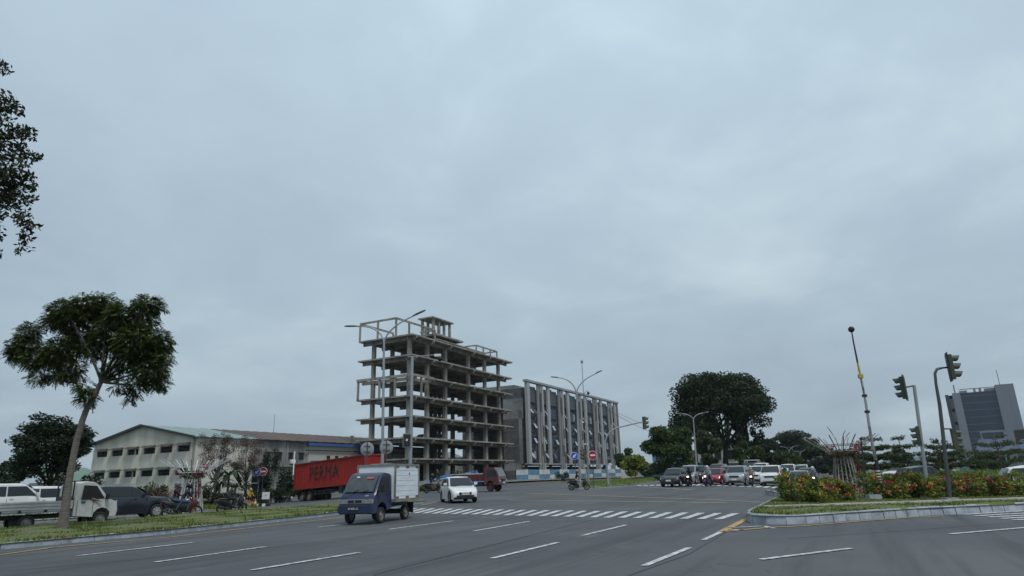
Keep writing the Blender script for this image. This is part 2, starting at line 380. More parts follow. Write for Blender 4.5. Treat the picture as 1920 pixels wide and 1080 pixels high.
# left median
med_f = [(-26, -6), (-14.02, 18.79), (-11.67, 23.22), (-10.2, 27.7), (-8.64, 33.3)]
e1, e2 = G(735, 955), G(800, 943.5)
med_f += [(e1.x, e1.y), (e2.x-.6, e2.y-1.2)]
nose = [(e2.x-.1, e2.y+.3), (e2.x-.5, e2.y+1.6), (e2.x-1.6, e2.y+2.2)]
med_b = [(-10.2, 44.5), (-14.2, 40.5), (-16.4, 36), (-17.6, 31.5), (-19.4, 26.5), (-23.5, 17), (-35, -6)]
def hump_l(x, y): return .07+.05*math.sin(x*1.7)*math.sin(y*1.3)
lm = sheet('left_median', [p for p in med_f+nose+med_b], .15, GRASS, .8, hump=hump_l, rnd=.025)
kerb(med_f+nose, 2.6, .17, .16, KERB, lm, side=1)
kerb(nose[-1:]+med_b, 2.6, .17, .16, KERB_G, lm, side=1)
# island on the right with the flower hedge
isl_k = [ST(44, -5.2)[:2], (14.17, 36.74), (10.6, 29.2), (7.52, 22.84), (6.87, 21.0), (6.78, 20.25), (7.0, 19.7), (7.45, 19.38), (8.0, 19.35), (9.9, 20.15), (12.14, 21.05), (15.62, 21.75), (22, 23.6), (34, 28.4), (42, 31.4)]
isl_b = [(42.3, 32.4), (30, 38.6)]
ri = sheet('right_island', isl_k+isl_b, .22, GRASS, .8, hump=lambda x, y: .06, rnd=.02)
kerb(isl_k, .46, .255, .17, KERB, ri, side=1, gap=.022, batter=.045, jit=.012)
kerb([isl_k[-1]]+isl_b+[isl_k[0]], 2.0, .2, .16, KERB_G, ri, side=1)
# paved footpath strip on the island: pavers laid singly where they can be told apart
pf = [G(1432, 952.5, .25), G(1560, 949.5, .25), G(1700, 945, .25), G(1800, 941.5, .25), G(1960, 936.5, .25)]
pv = MB()
paver_me = None
for a, b in zip(pf[:-1], pf[1:]):
    d = (b-a); L = d.length; d = d.normalized(); nrm = Vector((-d.y, d.x, 0)); n = int(L/.30)
    for i in range(n):
        for r_ in range(2 if a.x < 9.8 else 3):
            p = a+d*(i+.5)*.30+nrm*(r_*.21-.1)
            if paver_me is None:
                paver_me = MB().box((0, 0, 0), (.288, .198, .08), taper=.97).mesh('paver', PAVER)
            o = link('paver', paver_me, ri); o.location = (p.x, p.y, gz(p.x, p.y)+.287+random.uniform(-.006, .006)); o.rotation_euler.z = math.atan2(d.y, d.x)+random.uniform(-.02, .02)
# grass island of the main road's far arm (signals stand on it)
fi = [on(1066, 62), on(1085, 59), on(1140, 62.5), on(1190, 67.5), on(1250, 84), on(1310, 104), ST(185, -25.2), ST(185, -27.5), on(1240, 108), on(1160, 96), on(1095, 80)]
FG = mat('grass_bright', (.10, .15, .028), .95, 0, .2, .5, .5, 10, col2=(.085, .09, .03))
fo = sheet('far_island', [p[:2] for p in fi], .13, FG, 1.5, hump=lambda x, y: .06, rnd=.03)
kerb([p[:2] for p in fi], 1.6, .15, .18, KERB_G, fo, closed=True, side=1)
# the corner lot behind the hoarding, with a pale kerb and pavement
K0 = Vector((-18.03, 112, 0)); FA = 62.2; fu, fw = d2(FA), d2(FA+90)      # the building line
def FP(s, t, z=0): p = K0+fu*s+fw*t; return Vector((p.x, p.y, z))
lot_e = [FP(-12, 60), FP(-13, 20), FP(-12.5, -4), FP(-10, -8.5), FP(-4, -11), FP(120, -11)]
lot = sheet('corner_lot', [p[:2] for p in lot_e+[FP(120, 90), FP(0, 90)]], .12, EARTH, 3, rnd=.04)
kerb([p[:2] for p in lot_e], 2.0, .15, .5, KERB_G, lot, side=1)
# verge on the left beyond the far carriageway and the sculpture's traffic island
lv = sheet('left_verge', [ST(-25, -50)[:2], ST(30, -50)[:2], ST(38, -54)[:2], ST(42, -62)[:2], ST(50, -130)[:2], (-190, 60), (-120, -10)], .13, GRASS, 2.5, rnd=.06)
kerb([ST(-25, -50)[:2], ST(30, -50)[:2], ST(38, -54)[:2], ST(42, -62)[:2], ST(50, -130)[:2]], 2.5, .15, .16, KERB_G, lv, side=1)
ti = [ST(18, -37.2), ST(34, -37.2), ST(36, -38.5), ST(36, -41.5), ST(34, -43), ST(18, -43)]
tio = sheet('traffic_island', [p[:2] for p in ti], .13, GRASS, 1.0, rnd=.04)
kerb([p[:2] for p in ti], 1.8, .16, .16, KERB_G, tio, closed=True, side=1)
# right: open rough grass beyond the crossing road
rg = sheet('right_field', [ST(62, 6)[:2], (46, 52), (70, 40), (150, 30), (300, 200), ST(260, 12)[:2]], .12, FG, 4, rnd=.12)
kerb([ST(190, 6)[:2], ST(62, 6)[:2], (46, 52), (70, 40)], 2.5, .15, .16, KERB_G, rg, side=1)
for (px, w, h) in ((1330, 900, 70), (1900, 700, 95)):      # hills at the horizon
    pass
# ================================================================ BUILDINGS
def frame(o, az):      # local axes: x along az, y to its left
    return Matrix.Translation(o) @ Matrix.Rotation(R(az), 4, 'Z')
# ---------------- unfinished concrete frame building
zb = gz(K0.x, K0.y)
sk = empty('unfinished_building', (K0.x, K0.y, zb), R(FA), 'unfinished seven level concrete frame building with open floors and roof frame', 'building')
LV = [v-zb for v in (5.05, 8.5, 12.05, 15.45, 18.95, 22.42, 26.0)]
CX = [.35, 5.6, 11.4, 19.6, 26.0, 31.8]; CY = [.4, 8.3]
CYB = [.4, 8.3, 14.5]
for k, z in enumerate(LV):
    ov = 2.6 if k < 6 else 2.0
    x0, x1, y0, y1 = -.8, 35.4 if k < 6 else 35.8, -1.1, 11.0
    if k == 4:      # this level is only a ring of edge beams at the left end, slab further right
        s = MB().box(((5.6+x1)/2, (y0+y1)/2, z), (x1-5.6, y1-y0, .26)).build('floor_slab', CONC, sk)
        e_ = MB()
        e_.bar((x0, y0, z), (5.6, y0, z), .3, .42).bar((x0, y0, z), (x0, y1, z), .3, .42).bar((x0, y1, z), (5.6, y1, z), .3, .42)
        e_.build('edge_beam', CONC, sk)
    else:
        s = MB().box(((x0+x1)/2, (y0+y1)/2, z), (x1-x0, y1-y0, .26)).build('floor_slab', CONC, sk)
    for x in CX: MB().box((x, (y0+y1)/2+.0, z-.42), (.32, y1-y0-.5, .58)).build('floor_beam', CONC, sk)
    for y in CYB[:2]: MB().box(((x0+x1)/2+.1, y, z-.40), (x1-x0-.8, .3, .54)).build('floor_beam', CONC, sk)
    for x in CX:      # beam stubs that show below the slab edge
        MB().box((x+.1, y0+.12, z-.3), (.3, .25, .34)).build('beam_stub', CONC, sk)
for k in range(7):
    z0 = (LV[k-1]+.13) if k else -.8; z1 = LV[k]-.13
    for i, x in enumerate(CX):
        for j, y in enumerate(CYB[:2]):
            w = .78 if k < 3 else .66
            MB().box((x, y, (z0+z1)/2), (w, w*.85, z1-z0)).build('column', CONC, sk)
# stair core and brick infill at the back
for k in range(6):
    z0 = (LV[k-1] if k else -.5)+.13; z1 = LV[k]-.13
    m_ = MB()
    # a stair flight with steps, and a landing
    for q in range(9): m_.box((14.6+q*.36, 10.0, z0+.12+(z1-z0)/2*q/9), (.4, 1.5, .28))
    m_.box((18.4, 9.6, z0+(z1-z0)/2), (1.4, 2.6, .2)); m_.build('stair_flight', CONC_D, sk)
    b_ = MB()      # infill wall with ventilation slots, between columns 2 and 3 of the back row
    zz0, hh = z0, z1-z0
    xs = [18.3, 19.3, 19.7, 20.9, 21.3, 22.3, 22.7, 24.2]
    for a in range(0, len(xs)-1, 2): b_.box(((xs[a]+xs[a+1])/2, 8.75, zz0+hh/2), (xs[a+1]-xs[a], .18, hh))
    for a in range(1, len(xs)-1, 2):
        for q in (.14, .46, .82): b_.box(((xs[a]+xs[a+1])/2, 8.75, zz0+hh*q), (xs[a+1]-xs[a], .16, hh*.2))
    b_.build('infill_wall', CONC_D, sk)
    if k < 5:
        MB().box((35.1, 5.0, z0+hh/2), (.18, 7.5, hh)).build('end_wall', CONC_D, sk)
# third floor balcony posts and the frame on the roof
for (x, y) in ((-.7, 10.8), (-.7, 6.0), (-.7, 2.6), (-.7, -.9), (2.0, -1.0)):
    MB().box((x, y, (LV[3]+LV[4])/2), (.3, .3, LV[4]-LV[3]-.26)).build('balcony_post', CONC, sk)
zr = LV[6]
HT = 3.1
fr = [(-.6, 10.9), (-.6, 6.8), (-.6, 2.7), (3.2, 2.7), (8.2, 2.7), (11.4, 2.7), (9.0, 10.9)]
for (x, y) in fr: MB().box((x, y, zr+.13+HT/2), (.28, .28, HT)).build('roof_post', CONC, sk)
for a, b in (((-.6, 10.9), (-.6, 2.7)), ((-.6, 2.7), (11.4, 2.7)), ((-.6, 10.9), (9.0, 10.9)), ((11.4, 2.7), (11.4, 6.2))):
    MB().bar((*a, zr+HT+.28), (*b, zr+HT+.28), .26, .32).build('roof_beam', CONC, sk)
hut = []
for x in (13.2, 15.1, 17.0, 19.0):
    for y in (4.4, 7.0): MB().box((x, y, zr+3.2), (.42, .42, 6.2)).build('stair_tower_column', CONC, sk)
MB().box((16.6, 5.0, zr+1.7), (9.8, 5.0, .22)).build('stair_tower_slab', CONC, sk)
MB().box((16.6, 5.0, zr+2.7), (9.6, 4.8, .34)).build('stair_tower_beam', CONC, sk)
MB().box((16.1, 5.7, zr+6.45), (7.4, 3.7, .26)).build('stair_tower_roof', CONC, sk)
HT2 = 2.4
for (x, y) in ((25.5, 2.0), (28.4, 2.0), (31.4, 2.0), (34.3, 2.0), (25.5, 5.2), (34.3, 5.2), (22.4, 5.2), (29.9, 5.2)): MB().box((x, y, zr+.1+HT2/2), (.24, .24, HT2)).build('roof_post', CONC, sk)
for a, b in (((25.5, 2), (34.3, 2)), ((25.5, 2), (25.5, 5.2)), ((25.5, 5.2), (34.3, 5.2)), ((34.3, 2), (34.3, 5.2))):
    MB().bar((*a, zr+HT2+.2), (*b, zr+HT2+.2), .22, .26).build('roof_beam', CONC, sk)
# ---------------- hotel-like building with vertical fins
FIN = mat('fin_cladding', (.30, .315, .335), .55, .1, .08, .3, stretch=(1, 1, .2))
FIN_L = mat('fin_light', (.35, .36, .375), .55, .1, .07, .4, stretch=(1, 1, .2))
FIN_T = mat('fin_taupe', (.27, .255, .24), .6, .1, .08, .4, stretch=(1, 1, .2))
SPAN = mat('spandrel_grey', (.065, .075, .09), .5, .1, .1, .6)
RENDER = mat('dark_render', (.115, .118, .122), .92, 0, .16, .35, .25, 4, col2=(.042, .045, .05))
RENDER_L = mat('patched_render', (.25, .255, .26), .92, 0, .14, .3, .25, 4, col2=(.12, .125, .13))
SASH = mat('window_frame', (.42, .45, .48), .4, .2, .05, 3); FRM = mat('window_dark_frame', (.09, .10, .115), .5, .2)
c0 = FP(44.0, 0); zb2 = gz(c0.x, c0.y)
fb = empty('finned_building', (c0.x, c0.y, zb2), R(FA), 'long five storey building clad in grey vertical fins behind blue white hoarding', 'building')
LEN = 62.0; TOP = 23.1-zb2; Z1 = 4.6-zb2+.1
MB().box((LEN/2, 8.9, (Z1+TOP-1.5)/2), (LEN-1.6, 16.4, TOP-1.5-Z1)).build('wall', RENDER, fb)
MB().box((.15, 9.4, (TOP-2.2)/2-.4), (.3, 15.9, TOP-1.4)).build('side_wall', RENDER, fb)
for (y, z, w, h, m_) in ((3.5, 15.8, 5.2, 4.6, RENDER_L), (9.5, 17.2, 6.5, 5.0, RENDER_L), (13.5, 15.5, 4.0, 2.4, RENDER_L), (8.5, 2.9, 13.5, 1.7, RENDER_L), (1.7, 9.5, .9, 12, RENDER_L), (10.6, 11.5, 1.1, 3.0, RENDER_L)):
    MB().box((-.012, y, z), (.02, w, h)).build('render_patch', m_, fb)
for q in range(1, 6): MB().box((-.02, 9.2, q*3.5+.4), (.05, 15.6, .12)).build('floor_band', RENDER_L, fb)
MB().box((8, 9.5, TOP-1.35), (14, 12, 1.5)).build('roof_parapet', RENDER_L, fb)
MB().box((2.2, 13.3, TOP-.6), (4.5, 4.5, .25)).build('tank_roof', CONC, fb)
MB().box((LEN/2, .35, Z1-.2), (LEN, 1.1, .3)).build('soffit_band', FIN, fb)
MB().box((LEN/2, .0, TOP), (LEN+.8, 1.1, .5)).build('roof_fascia', FIN, fb)
MB().box((.55, -.05, (Z1+TOP)/2-.3), (1.3, .7, TOP-Z1)).build('end_fin', FIN_L, fb)
MB().box((LEN-.3, -.05, (Z1+TOP)/2-.3), (.7, .7, TOP-Z1)).build('end_fin', FIN_T, fb)
per = (LEN-1.9)/5.0; rows = [Z1+.5+i*3.3 for i in range(5)]
for p_ in range(5):
    x0 = 1.2+p_*per
    # fin cluster, taupe blades reaching lower, with a louvred strip between them
    fx = x0+4.75
    for q, (w, mm) in enumerate(((.42, FIN), (.75, FIN_T), (.8, FIN_L))):
        MB().box((fx+q*1.12, -.05-.04*q, (TOP+Z1-3.4)/2), (w, .42, TOP-Z1+2.9)).build('fin', mm, fb)
    lv_ = MB()
    for (zq, n_, xx) in ((TOP-6.5, 16, fx+1.12), (TOP-12.2, 9, fx+2.15), (TOP-16.5, 10, fx+1.3), (Z1+.2, 10, fx+2.2)):
        for i in range(n_): lv_.box((xx, -.36, zq+i*.28), (.85, .12, .12))
    lv_.build('louvre', mat('louvre_brown', (.12, .10, .085), .6), fb)['kind'] = 'stuff'
    wx = x0+10.35
    if p_ < 4 or True: MB().box((min(wx+.3, LEN-1.0), .0, (Z1+TOP)/2-.2), (1.35, .45, TOP-Z1-.2)).build('fin', FIN_L, fb)
    for ci, (cx, cw) in enumerate(((x0+2.15, 3.5), (x0+8.85, 1.6))):
        MB().box((cx, .40, TOP-2.85), (cw+.5, .3, 3.6)).build('blank_panel', SPAN, fb)
        MB().box((cx-.2, 1.2, TOP-1.2), (cw*.5, .5, 1.3)).build('roof_unit', RENDER, fb)
        for ri_, z in enumerate(rows[:4]):
            wn = MB().box((cx, .5, z+1.25), (cw+.4, .2, 2.5)).build('window', SPAN, fb)
            MB().box((cx, .38, z+1.35), (cw, .1, 2.1)).build('pane', GL_B, wn)
            fr_ = MB()
            for dx in (-cw/2, -cw/6, cw/6, cw/2): fr_.box((cx+dx, .32, z+1.35), (.07, .08, 2.1))
            for dz in (.3, 1.0, 2.4): fr_.box((cx, .315, z+dz), (cw, .07, .07))
            fr_.build('window_frame', FRM, wn)
            for sx in (-1, 1):
                r = random.random()
                if r < .5:      # sash tilted open
                    a = R(random.uniform(24, 38)); w_ = cw*.3
                    xx = cx+sx*cw*.25
                    m_ = Matrix.Rotation(-a, 3, 'X'); piv = Vector((xx, .26, z+1.75))
                    s_ = MB().box(piv+m_ @ Vector((0, 0, -.62)), (w_, .05, 1.24), m_); s_.build('open_sash', SASH if r < .28 else FRM, wn)
                elif r < .58:
                    f2 = MB(); xx = cx+sx*cw*.22
                    for a, b in (((xx-.3, .5), (xx-.3, 2.0)), ((xx+.3, .5), (xx+.3, 2.0)), ((xx-.3, .5), (xx+.3, .5)), ((xx-.3, 2.0), (xx+.3, 2.0))): f2.bar((a[0], .26, z+a[1]), (b[0], .26, z+b[1]), .06, .1)
                    f2.build('sash_frame', WHITE_P, wn)
for x in (2.0, 15, 27.5, 40, 52, 60): MB().box((x, 1.6, Z1/2-.6), (.6, .6, Z1+.6)).build('column', CONC, fb)
MB().box((LEN/2, 9, Z1/2-.6), (LEN-4, 8, Z1)).build('ground_floor_wall', CONC_D, fb)
MB().box((.2, 8.5, 2.2-.5), (.28, 14, 3.4)).build('lower_side_wall', CONC_D, fb)
# ---------------- hoarding of blue and white panels
HB = mat('hoarding_blue', (.10, .25, .42), .7, 0, .12, .8, col2=(.07, .16, .27)); HW = mat('hoarding_white', (.55, .57, .58), .7, 0, .08, .8, col2=(.36, .38, .39))
HC = mat('hoarding_cyan', (.20, .38, .50), .7, 0, .1, .8)
h0 = FP(22.5, -8.2); hr = empty('site_hoarding', (h0.x, h0.y, gz(h0.x, h0.y)), R(FA), 'chequered blue and white sheet hoarding in front of finned building', 'fence')
nP = 16; pw = 5.0
for i in range(nP):
    q = FP(22.5+pw*(i+.5), -8.2); dz = gz(q.x, q.y)-gz(h0.x, h0.y); lean = random.uniform(-.03, .03)
    for j in range(2):
        blue = (i+j) % 2 == 0
        w = pw-random.uniform(.02, .15); m_ = HB if blue else HW
        if i in (14, 15): m_ = HC
        MB().box((pw*(i+.5), random.uniform(-.05, .05), dz+.5+j*.98), (w, .05, .96), Matrix.Rotation(lean, 3, 'X') @ Matrix.Rotation(random.uniform(-.015, .015), 3, 'Y')).build('panel', m_, hr)
    MB().box((pw*i, .1, dz+1.0), (.1, .1, 2.0)).build('post', DARKM, hr)
MB().box((pw*nP-1, -.4, gz(*FP(22.5+pw*nP, -8.2)[:2])-gz(h0.x, h0.y)+1.15), (2.9, .12, 2.3)).build('panel', HC, hr)
# ---------------- warehouse with gable on the left
CREAM = mat('cream_render', (.54, .52, .45), .85, 0, .07, .5, .1, 6, stretch=(1, 1, .16), col2=(.36, .35, .30))
STAIN = mat('mouldy_render', (.25, .25, .235), .88, 0, .2, .4, .1, 6, stretch=(1, 1, .3), col2=(.085, .09, .095))
TEAL = mat('teal_roof_sheet', (.25, .33, .32), .6, .1, .08, .7, stretch=(1, .1, 1)); RUST = mat('rusty_roof_sheet', (.14, .095, .075), .75, .1, .15, .5, stretch=(1, .2, 1), col2=(.075, .06, .055))
DGREEN = mat('green_awning', (.05, .10, .085), .6, .1, .1, 2); VENT = mat('dark_opening', (.012, .012, .014), .9)
w0 = P(365, 818, 90); ZW = w0.z
wz = -.5
wh = empty('warehouse', (w0.x, w0.y, 0), R(62), 'cream gabled warehouse with two rows of awninged windows and teal roof', 'building')
GW = 22.8; HE = ZW; HRD = 10.15
# gable wall pierced by two rows of windows: piers, bands and recessed dark openings
up = [(1.0+i*3.75, HE-.95-.0*i) for i in range(6)]; WW, WHt = 2.55, .95
def gwall(y0, y1, z0, z1, nm='wall'): MB().box((.15, (y0+y1)/2, (z0+z1)/2), (.3, y1-y0, z1-z0)).build(nm, CREAM, wh)
zu0, zu1, zl0, zl1 = 6.25, 7.05, 3.2, 4.0
gwall(0, GW, wz, zl0); gwall(0, GW, zl1, zu0)
MB().prism([(0, 0, zu1), (0, GW, zu1), (0, GW, HE), (0, GW/2, HRD), (0, 0, HE)], (.3, 0, 0)).build('gable', CREAM, wh)
for (z0, z1) in ((zl0, zl1), (zu0, zu1)):
    edges = [0]
    for i in range(6): edges += [.75+i*3.72, .75+i*3.72+WW]
    edges.append(GW)
    for a in range(0, len(edges), 2): gwall(edges[a], edges[a+1], z0, z1, 'pier')
    for i in range(6):
        yc = .75+i*3.72+WW/2
        wn = MB().box((.26, yc, (z0+z1)/2), (.06, WW, z1-z0)).build('window', VENT, wh)
        br = MB()
        for q in range(7): br.box((.12, yc-WW/2+.2+q*(WW-.4)/6, (z0+z1)/2), (.04, .05, z1-z0))
        br.box((.12, yc, (z0+z1)/2), (.05, WW, .05)); br.build('window_bar', DARKM, wn)
        aw = MB()
        for q in range(6):
            y_ = yc-WW/2-.1+q*(WW+.2)/6; dz = random.uniform(-.09, .06)
            aw.add([(-.02, y_, z1+.32), (-.02, y_+.42, z1+.35), (-.75, y_+.42, z1+.05+dz), (-.75, y_, z1+.05+dz), (-.02, y_, z1+.38), (-.02, y_+.42, z1+.38), (-.75, y_+.42, z1+.08+dz), (-.75, y_, z1+.08+dz)],
                   [(0, 1, 2, 3), (4, 5, 6, 7), (0, 1, 5, 4), (1, 2, 6, 5), (2, 3, 7, 6), (3, 0, 4, 7)])
        aw.build('awning', DGREEN if z0 < 5 else mat('worn_awning', (.10, .095, .085), .8, 0, .2, 2), wn)
MB().box((-.05, GW*.55, 4), (.12, .12, 8.6)).build('drainpipe', CREAM, wh)
for i in range(7): MB().box((-.02, .38+i*3.72 if i else .3, 3.4), (.06, .3, 7.0)).build('pilaster', CREAM, wh)
def slope(x0, x1, m_, z_up=0):
    for sgn in (0, 1):
        n = max(1, int((x1-x0)/1.0))
        ye, yr = (-.6, GW/2) if sgn == 0 else (GW+.6, GW/2); ze = HE-.1
        sh = MB()
        for i in range(n):
            a, b = x0+(x1-x0)*i/n, x0+(x1-x0)*(i+1)/n; u_ = .05*(i % 2)
            sh.add([(a, ye, ze+u_), (b, ye, ze+u_), (b, yr, HRD+.12+u_), (a, yr, HRD+.12+u_), (a, ye, ze+u_+.07), (b, ye, ze+u_+.07), (b, yr, HRD+.19+u_), (a, yr, HRD+.19+u_)], [(3, 2, 1, 0), (4, 5, 6, 7), (0, 1, 5, 4), (1, 2, 6, 5), (2, 3, 7, 6), (3, 0, 4, 7)])
        sh.build('roof_slope', m_, wh)
slope(-.5, 10.2, TEAL); slope(10.2, 62, RUST)
for s_ in (0, 1):
    a, b = ((-.55, -.7 if s_ == 0 else GW+.7, HE-.12), (-.55, GW/2, HRD+.16)); MB().bar(a, b, .12, .3).build('verge_board', DARKM, wh)
# long side wall
MB().box((5.0, .15, (HE+wz)/2), (10, .3, HE-wz)).build('side_wall', CREAM, wh)
sx0 = 10.0
MB().box((15.5, .15, (HE+4.4)/2), (11, .3, HE-4.4)).build('stained_wall', STAIN, wh)
MB().box((13.5, 1.3, 2.0), (15, .3, 5.4)).build('shopfront_wall', CREAM, wh)
MB().box((15.5, -.3, 4.3), (11.5, 1.4, .22)).build('canopy', STAIN, wh)
for i in range(4):
    x = 12.6+i*2.25; f = MB().box((x, -.03, 5.85), (.95, .1, 1.0)).build('window', VENT, wh); MB().box((x, -.08, 6.42), (1.3, .2, .1)).build('sill', STAIN, f)
for x in (11.2, 16.4, 20.6): MB().box((x, -.06, 6.2), (.4, .12, 3.5)).build('pilaster', STAIN, wh)
ac = MB().box((17.4, -.3, 5.0), (.8, .4, .6)).build('air_conditioner', WHITE_P, wh)
for (x, w) in ((12.0, 2.2), (18.6, 3.0)):
    f = MB().box((x, 1.1, 1.5), (w, .12, 2.7)).build('shop_window', GL, wh); MB().box((x, 1.0, 1.9), (w, .06, .1)).build('transom', WHITE_P, f); MB().box((x+.2, 1.0, 1.5), (.1, .06, 2.6)).build('mullion', WHITE_P, f)
an = P(512, 822, 150); aA = MB().tube([(0, 0, 0), (0, 0, 7.5)], [.06, .03], 5); tag(aA.build('antenna_mast', DARKM), 'thin radio mast rising above the rusty roof', 'mast').location = (an.x, 150, an.z-2.0)
# cream and blue factory
FBLUE = mat('factory_blue', (.045, .13, .36), .5, .1, .08, .6); FDARK = mat('factory_dark_blue', (.055, .085, .17), .6, .1, .1, .5, stretch=(4, 4, .2)); FCREAM = mat('factory_cream', (.42, .40, .34), .8, 0, .05, .4)
f0 = w0+Vector(d2(62))*20.8; fac = empty('factory', (f0.x, f0.y, 0), R(62), 'low cream factory with blue fascia band and row of small square windows', 'building')
FLn = 34; 
MB().box((FLn/2, 4, 6.0), (FLn, 8.4, 3.2)).build('upper_wall', FCREAM, fac)
MB().box((FLn/2, 3.8, 7.72), (FLn+.8, 9.0, .42)).build('fascia', FBLUE, fac)
MB().box((FLn/2, 3.2, 2.2), (FLn, 9.6, 4.5)).build('lower_wall', FDARK, fac)
MB().box((FLn/2, -1.75, 4.55), (FLn, .4, .35)).build('ledge', FCREAM, fac)
MB().box((1.0, -1.2, 4.85), (1.8, 1.4, .5)).build('blue_box', FBLUE, fac)
MB().box((12.5, -.5, 6.1), (1.6, .5, 3.3)).build('blue_panel', FBLUE, fac); MB().box((15.8, -.45, 6.1), (.7, .4, 3.3)).build('blue_panel', FBLUE, fac)
MB().bar((-1, -.45, 6.75), (FLn, -.45, 6.75), .15, .15).build('pipe', DARKM, fac)
for i in range(5):
    x = 4.4+i*1.95+(.3 if i > 1 else 0); w_ = MB().box((x, -.22, 5.55), (.72, .12, .85)).build('window', VENT, fac); MB().box((x, -.26, 5.05), (.95, .16, .1)).build('sill', FCREAM, w_)
MB().prism([(FLn-2, -3, 8.2), (FLn+8, -3, 8.2), (FLn+8, 6, 10.4), (FLn-2, 6, 10.4)], (0, 0, .15)).build('blue_roof', mat('blue_sheet', (.10, .24, .48), .4, .2, .05, .4), fac)
pl = on(547, 92); lp = MB().tube([(0, 0, -.5), (0, 0, 6.1)], .09, 8); tag(lp.build('white_pole', WHITE_P), 'plain white pole at the factory corner by the red container', 'pole').location = pl
gs = on(22, 120); gh = empty('shed', (gs.x-5, gs.y, -.5), R(62), 'grey shed with pale green roof behind the dark tree', 'building')
MB().box((0, 8, 2.4), (10, 16, 4.8)).build('wall', STAIN, gh); MB().prism([(-6, -1, 4.8), (-6, 17, 4.8), (-6, 8, 7.2)], (12, 0, 0)).build('roof', mat('pale_green_sheet', (.12, .20, .14), .6), gh)
g2 = P(170, 880, 105); g3 = empty('lean_to', (g2.x-1, 105, -.5), R(62), 'green roofed lean-to between dark tree and warehouse gable', 'building')
MB().box((0, 3, 1.7), (8, 8, 3.4)).build('wall', STAIN, g3); MB().prism([(-4.3, -1.6, 3.4), (4.3, -1.6, 3.4), (4.3, 7.5, 5.6), (-4.3, 7.5, 5.6)], (0, 0, .14)).build('roof', mat('pale_green_sheet', (.12, .20, .14), .6), g3)
# ---------------- glass office tower on the right
GLT = mat('tower_glass', (.018, .034, .066), .15, 0, .1, .06, spec=.7, stretch=(1, 1, .25)); TPAN = mat('tower_panel', (.20, .225, .27), .5, .2, .06, .1); TLIGHT = mat('tower_light_panel', (.20, .225, .27), .45, .25, .05, .1, stretch=(6, 6, .3)); TCONC = mat('tower_concrete', (.27, .26, .27), .8)
TD = 300.0; TMUL = mat('tower_mullion', (.105, .125, .155), .4, .2)
a0, a1 = P(1800, 880, TD), P(1912, 880, TD)
tw = empty('office_tower', (P(1801, 880, TD).x, TD, 0), R(-34), 'dark glass office tower with pale panelled end wall at right', 'building')
sc_ = TD/F
W_ = 25.6; HT_ = 33.5
def tb(x0, x1, z1, y0, dep, m_, nm, z0=0): return MB().box(((x0+x1)/2, y0+dep/2, (z0+z1)/2), (x1-x0, dep, z1-z0)).build(nm, m_, tw)
tb(0, 1.3, HT_-1.3, .8, 16, GLT, 'left_glass_wall'); tb(1.3, 2.9, HT_-1.6, 1.6, 16, TCONC, 'service_core'); tb(2.8, 5.8, HT_-.8, 0, 16, TPAN, 'panel_wall')
tb(5.8, 19.0, HT_-1.0, .5, 16, GLT, 'curtain_wall'); tb(19.0, W_, HT_+1.3, -.6, 18, TLIGHT, 'end_panel_wall')
for i in range(11):
    tb(5.8, 19.0, 2.9+i*3.1+.3, .42, .1, TMUL, 'floor_line', 2.9+i*3.1)
for i in range(13): tb(5.8+1.02*i, 5.8+1.02*i+.05, HT_-1, .42, .1, TMUL, 'mullion', 0)
for i in range(6): tb(19.0+1.1*(i+.5), 19.0+1.1*(i+.5)+.06, HT_+1.3, -.68, .1, TPAN, 'panel_joint', 0)
for i in range(5): tb(1.5, 2.6, 8.5+i*5.8, 1.5, .2, VENT, 'opening', 7.2+i*5.8)
tb(15, 20.2, HT_+.4, 3, 9, TLIGHT, 'plant_room', HT_-1); tb(13, 14, HT_+.9, 4, 2, TCONC, 'roof_unit', HT_-1); tb(11, 11.9, HT_+.9, 4, 2, TCONC, 'roof_unit', HT_-1); tb(5.6, 8.6, HT_+.2, 3, 4, TLIGHT, 'roof_unit', HT_-1)
MB().tube([(21, 3, HT_), (21, 3, HT_+8)], .12, 5).build('antenna', DARKM, tw); MB().tube([(4, 4, HT_-2), (4, 4, HT_+3.2)], .3, 5).build('antenna', TCONC, tw)
# ---------------- pale blue pavilion building with scaffold frame in front of the tower
PBL = mat('pale_blue_steel', (.055, .08, .135), .5, .1, .1, .4); PWH = mat('pale_white_steel', (.20, .235, .29), .5, .1, .08, .4)
pv0 = P(1846, 870, 150); pvb = empty('pavilion', (pv0.x, 150, 0), R(-30), 'pale blue building with sloping roofs and white steel frame below tower', 'building')
MB().box((6, 4, 1.8), (16, 8, 3.6)).build('wall', TCONC, pvb)
MB().prism([(-.6, -1, 4.7), (6.0, -1, 4.7), (4.9, 3, 6.9), (.4, 3, 6.9)], (0, 6, 0)).build('roof', PBL, pvb); MB().prism([(6.6, -1, 4.4), (15, -1, 4.4), (14, 3, 6.6), (8.4, 3, 6.6)], (0, 6, 0)).build('roof', PBL, pvb)
MB().box((2.7, -1.1, 4.4), (6.8, .3, .6)).build('fascia', PWH, pvb); MB().box((10.8, -1.1, 4.1), (8.6, .3, .6)).build('fascia', PBL, pvb)
for x in (0, 2, 4, 6, 9, 12, 14.6): MB().box((x, -1, 2.0), (.22, .22, 4.2)).build('post', PWH, pvb)
for x in (1.0, 5.4): MB().box((x, 5, 7.6), (.4, .4, 2.2)).build('frame_post', PWH, pvb)
MB().box((3.2, 5, 8.6), (4.8, .4, .4)).build('frame_beam', PWH, pvb)
for i in range(5): MB().box((1.2+i*2.6, -.1, 2.4), (1.9, .1, 1.1)).build('window', GL_B, pvb)
bw = P(1900, 858, 160); bb = empty('brick_block', (P(1950, 858, 172).x, 172, 0), R(-6), 'brown block rising at the right edge beside the tower', 'building')
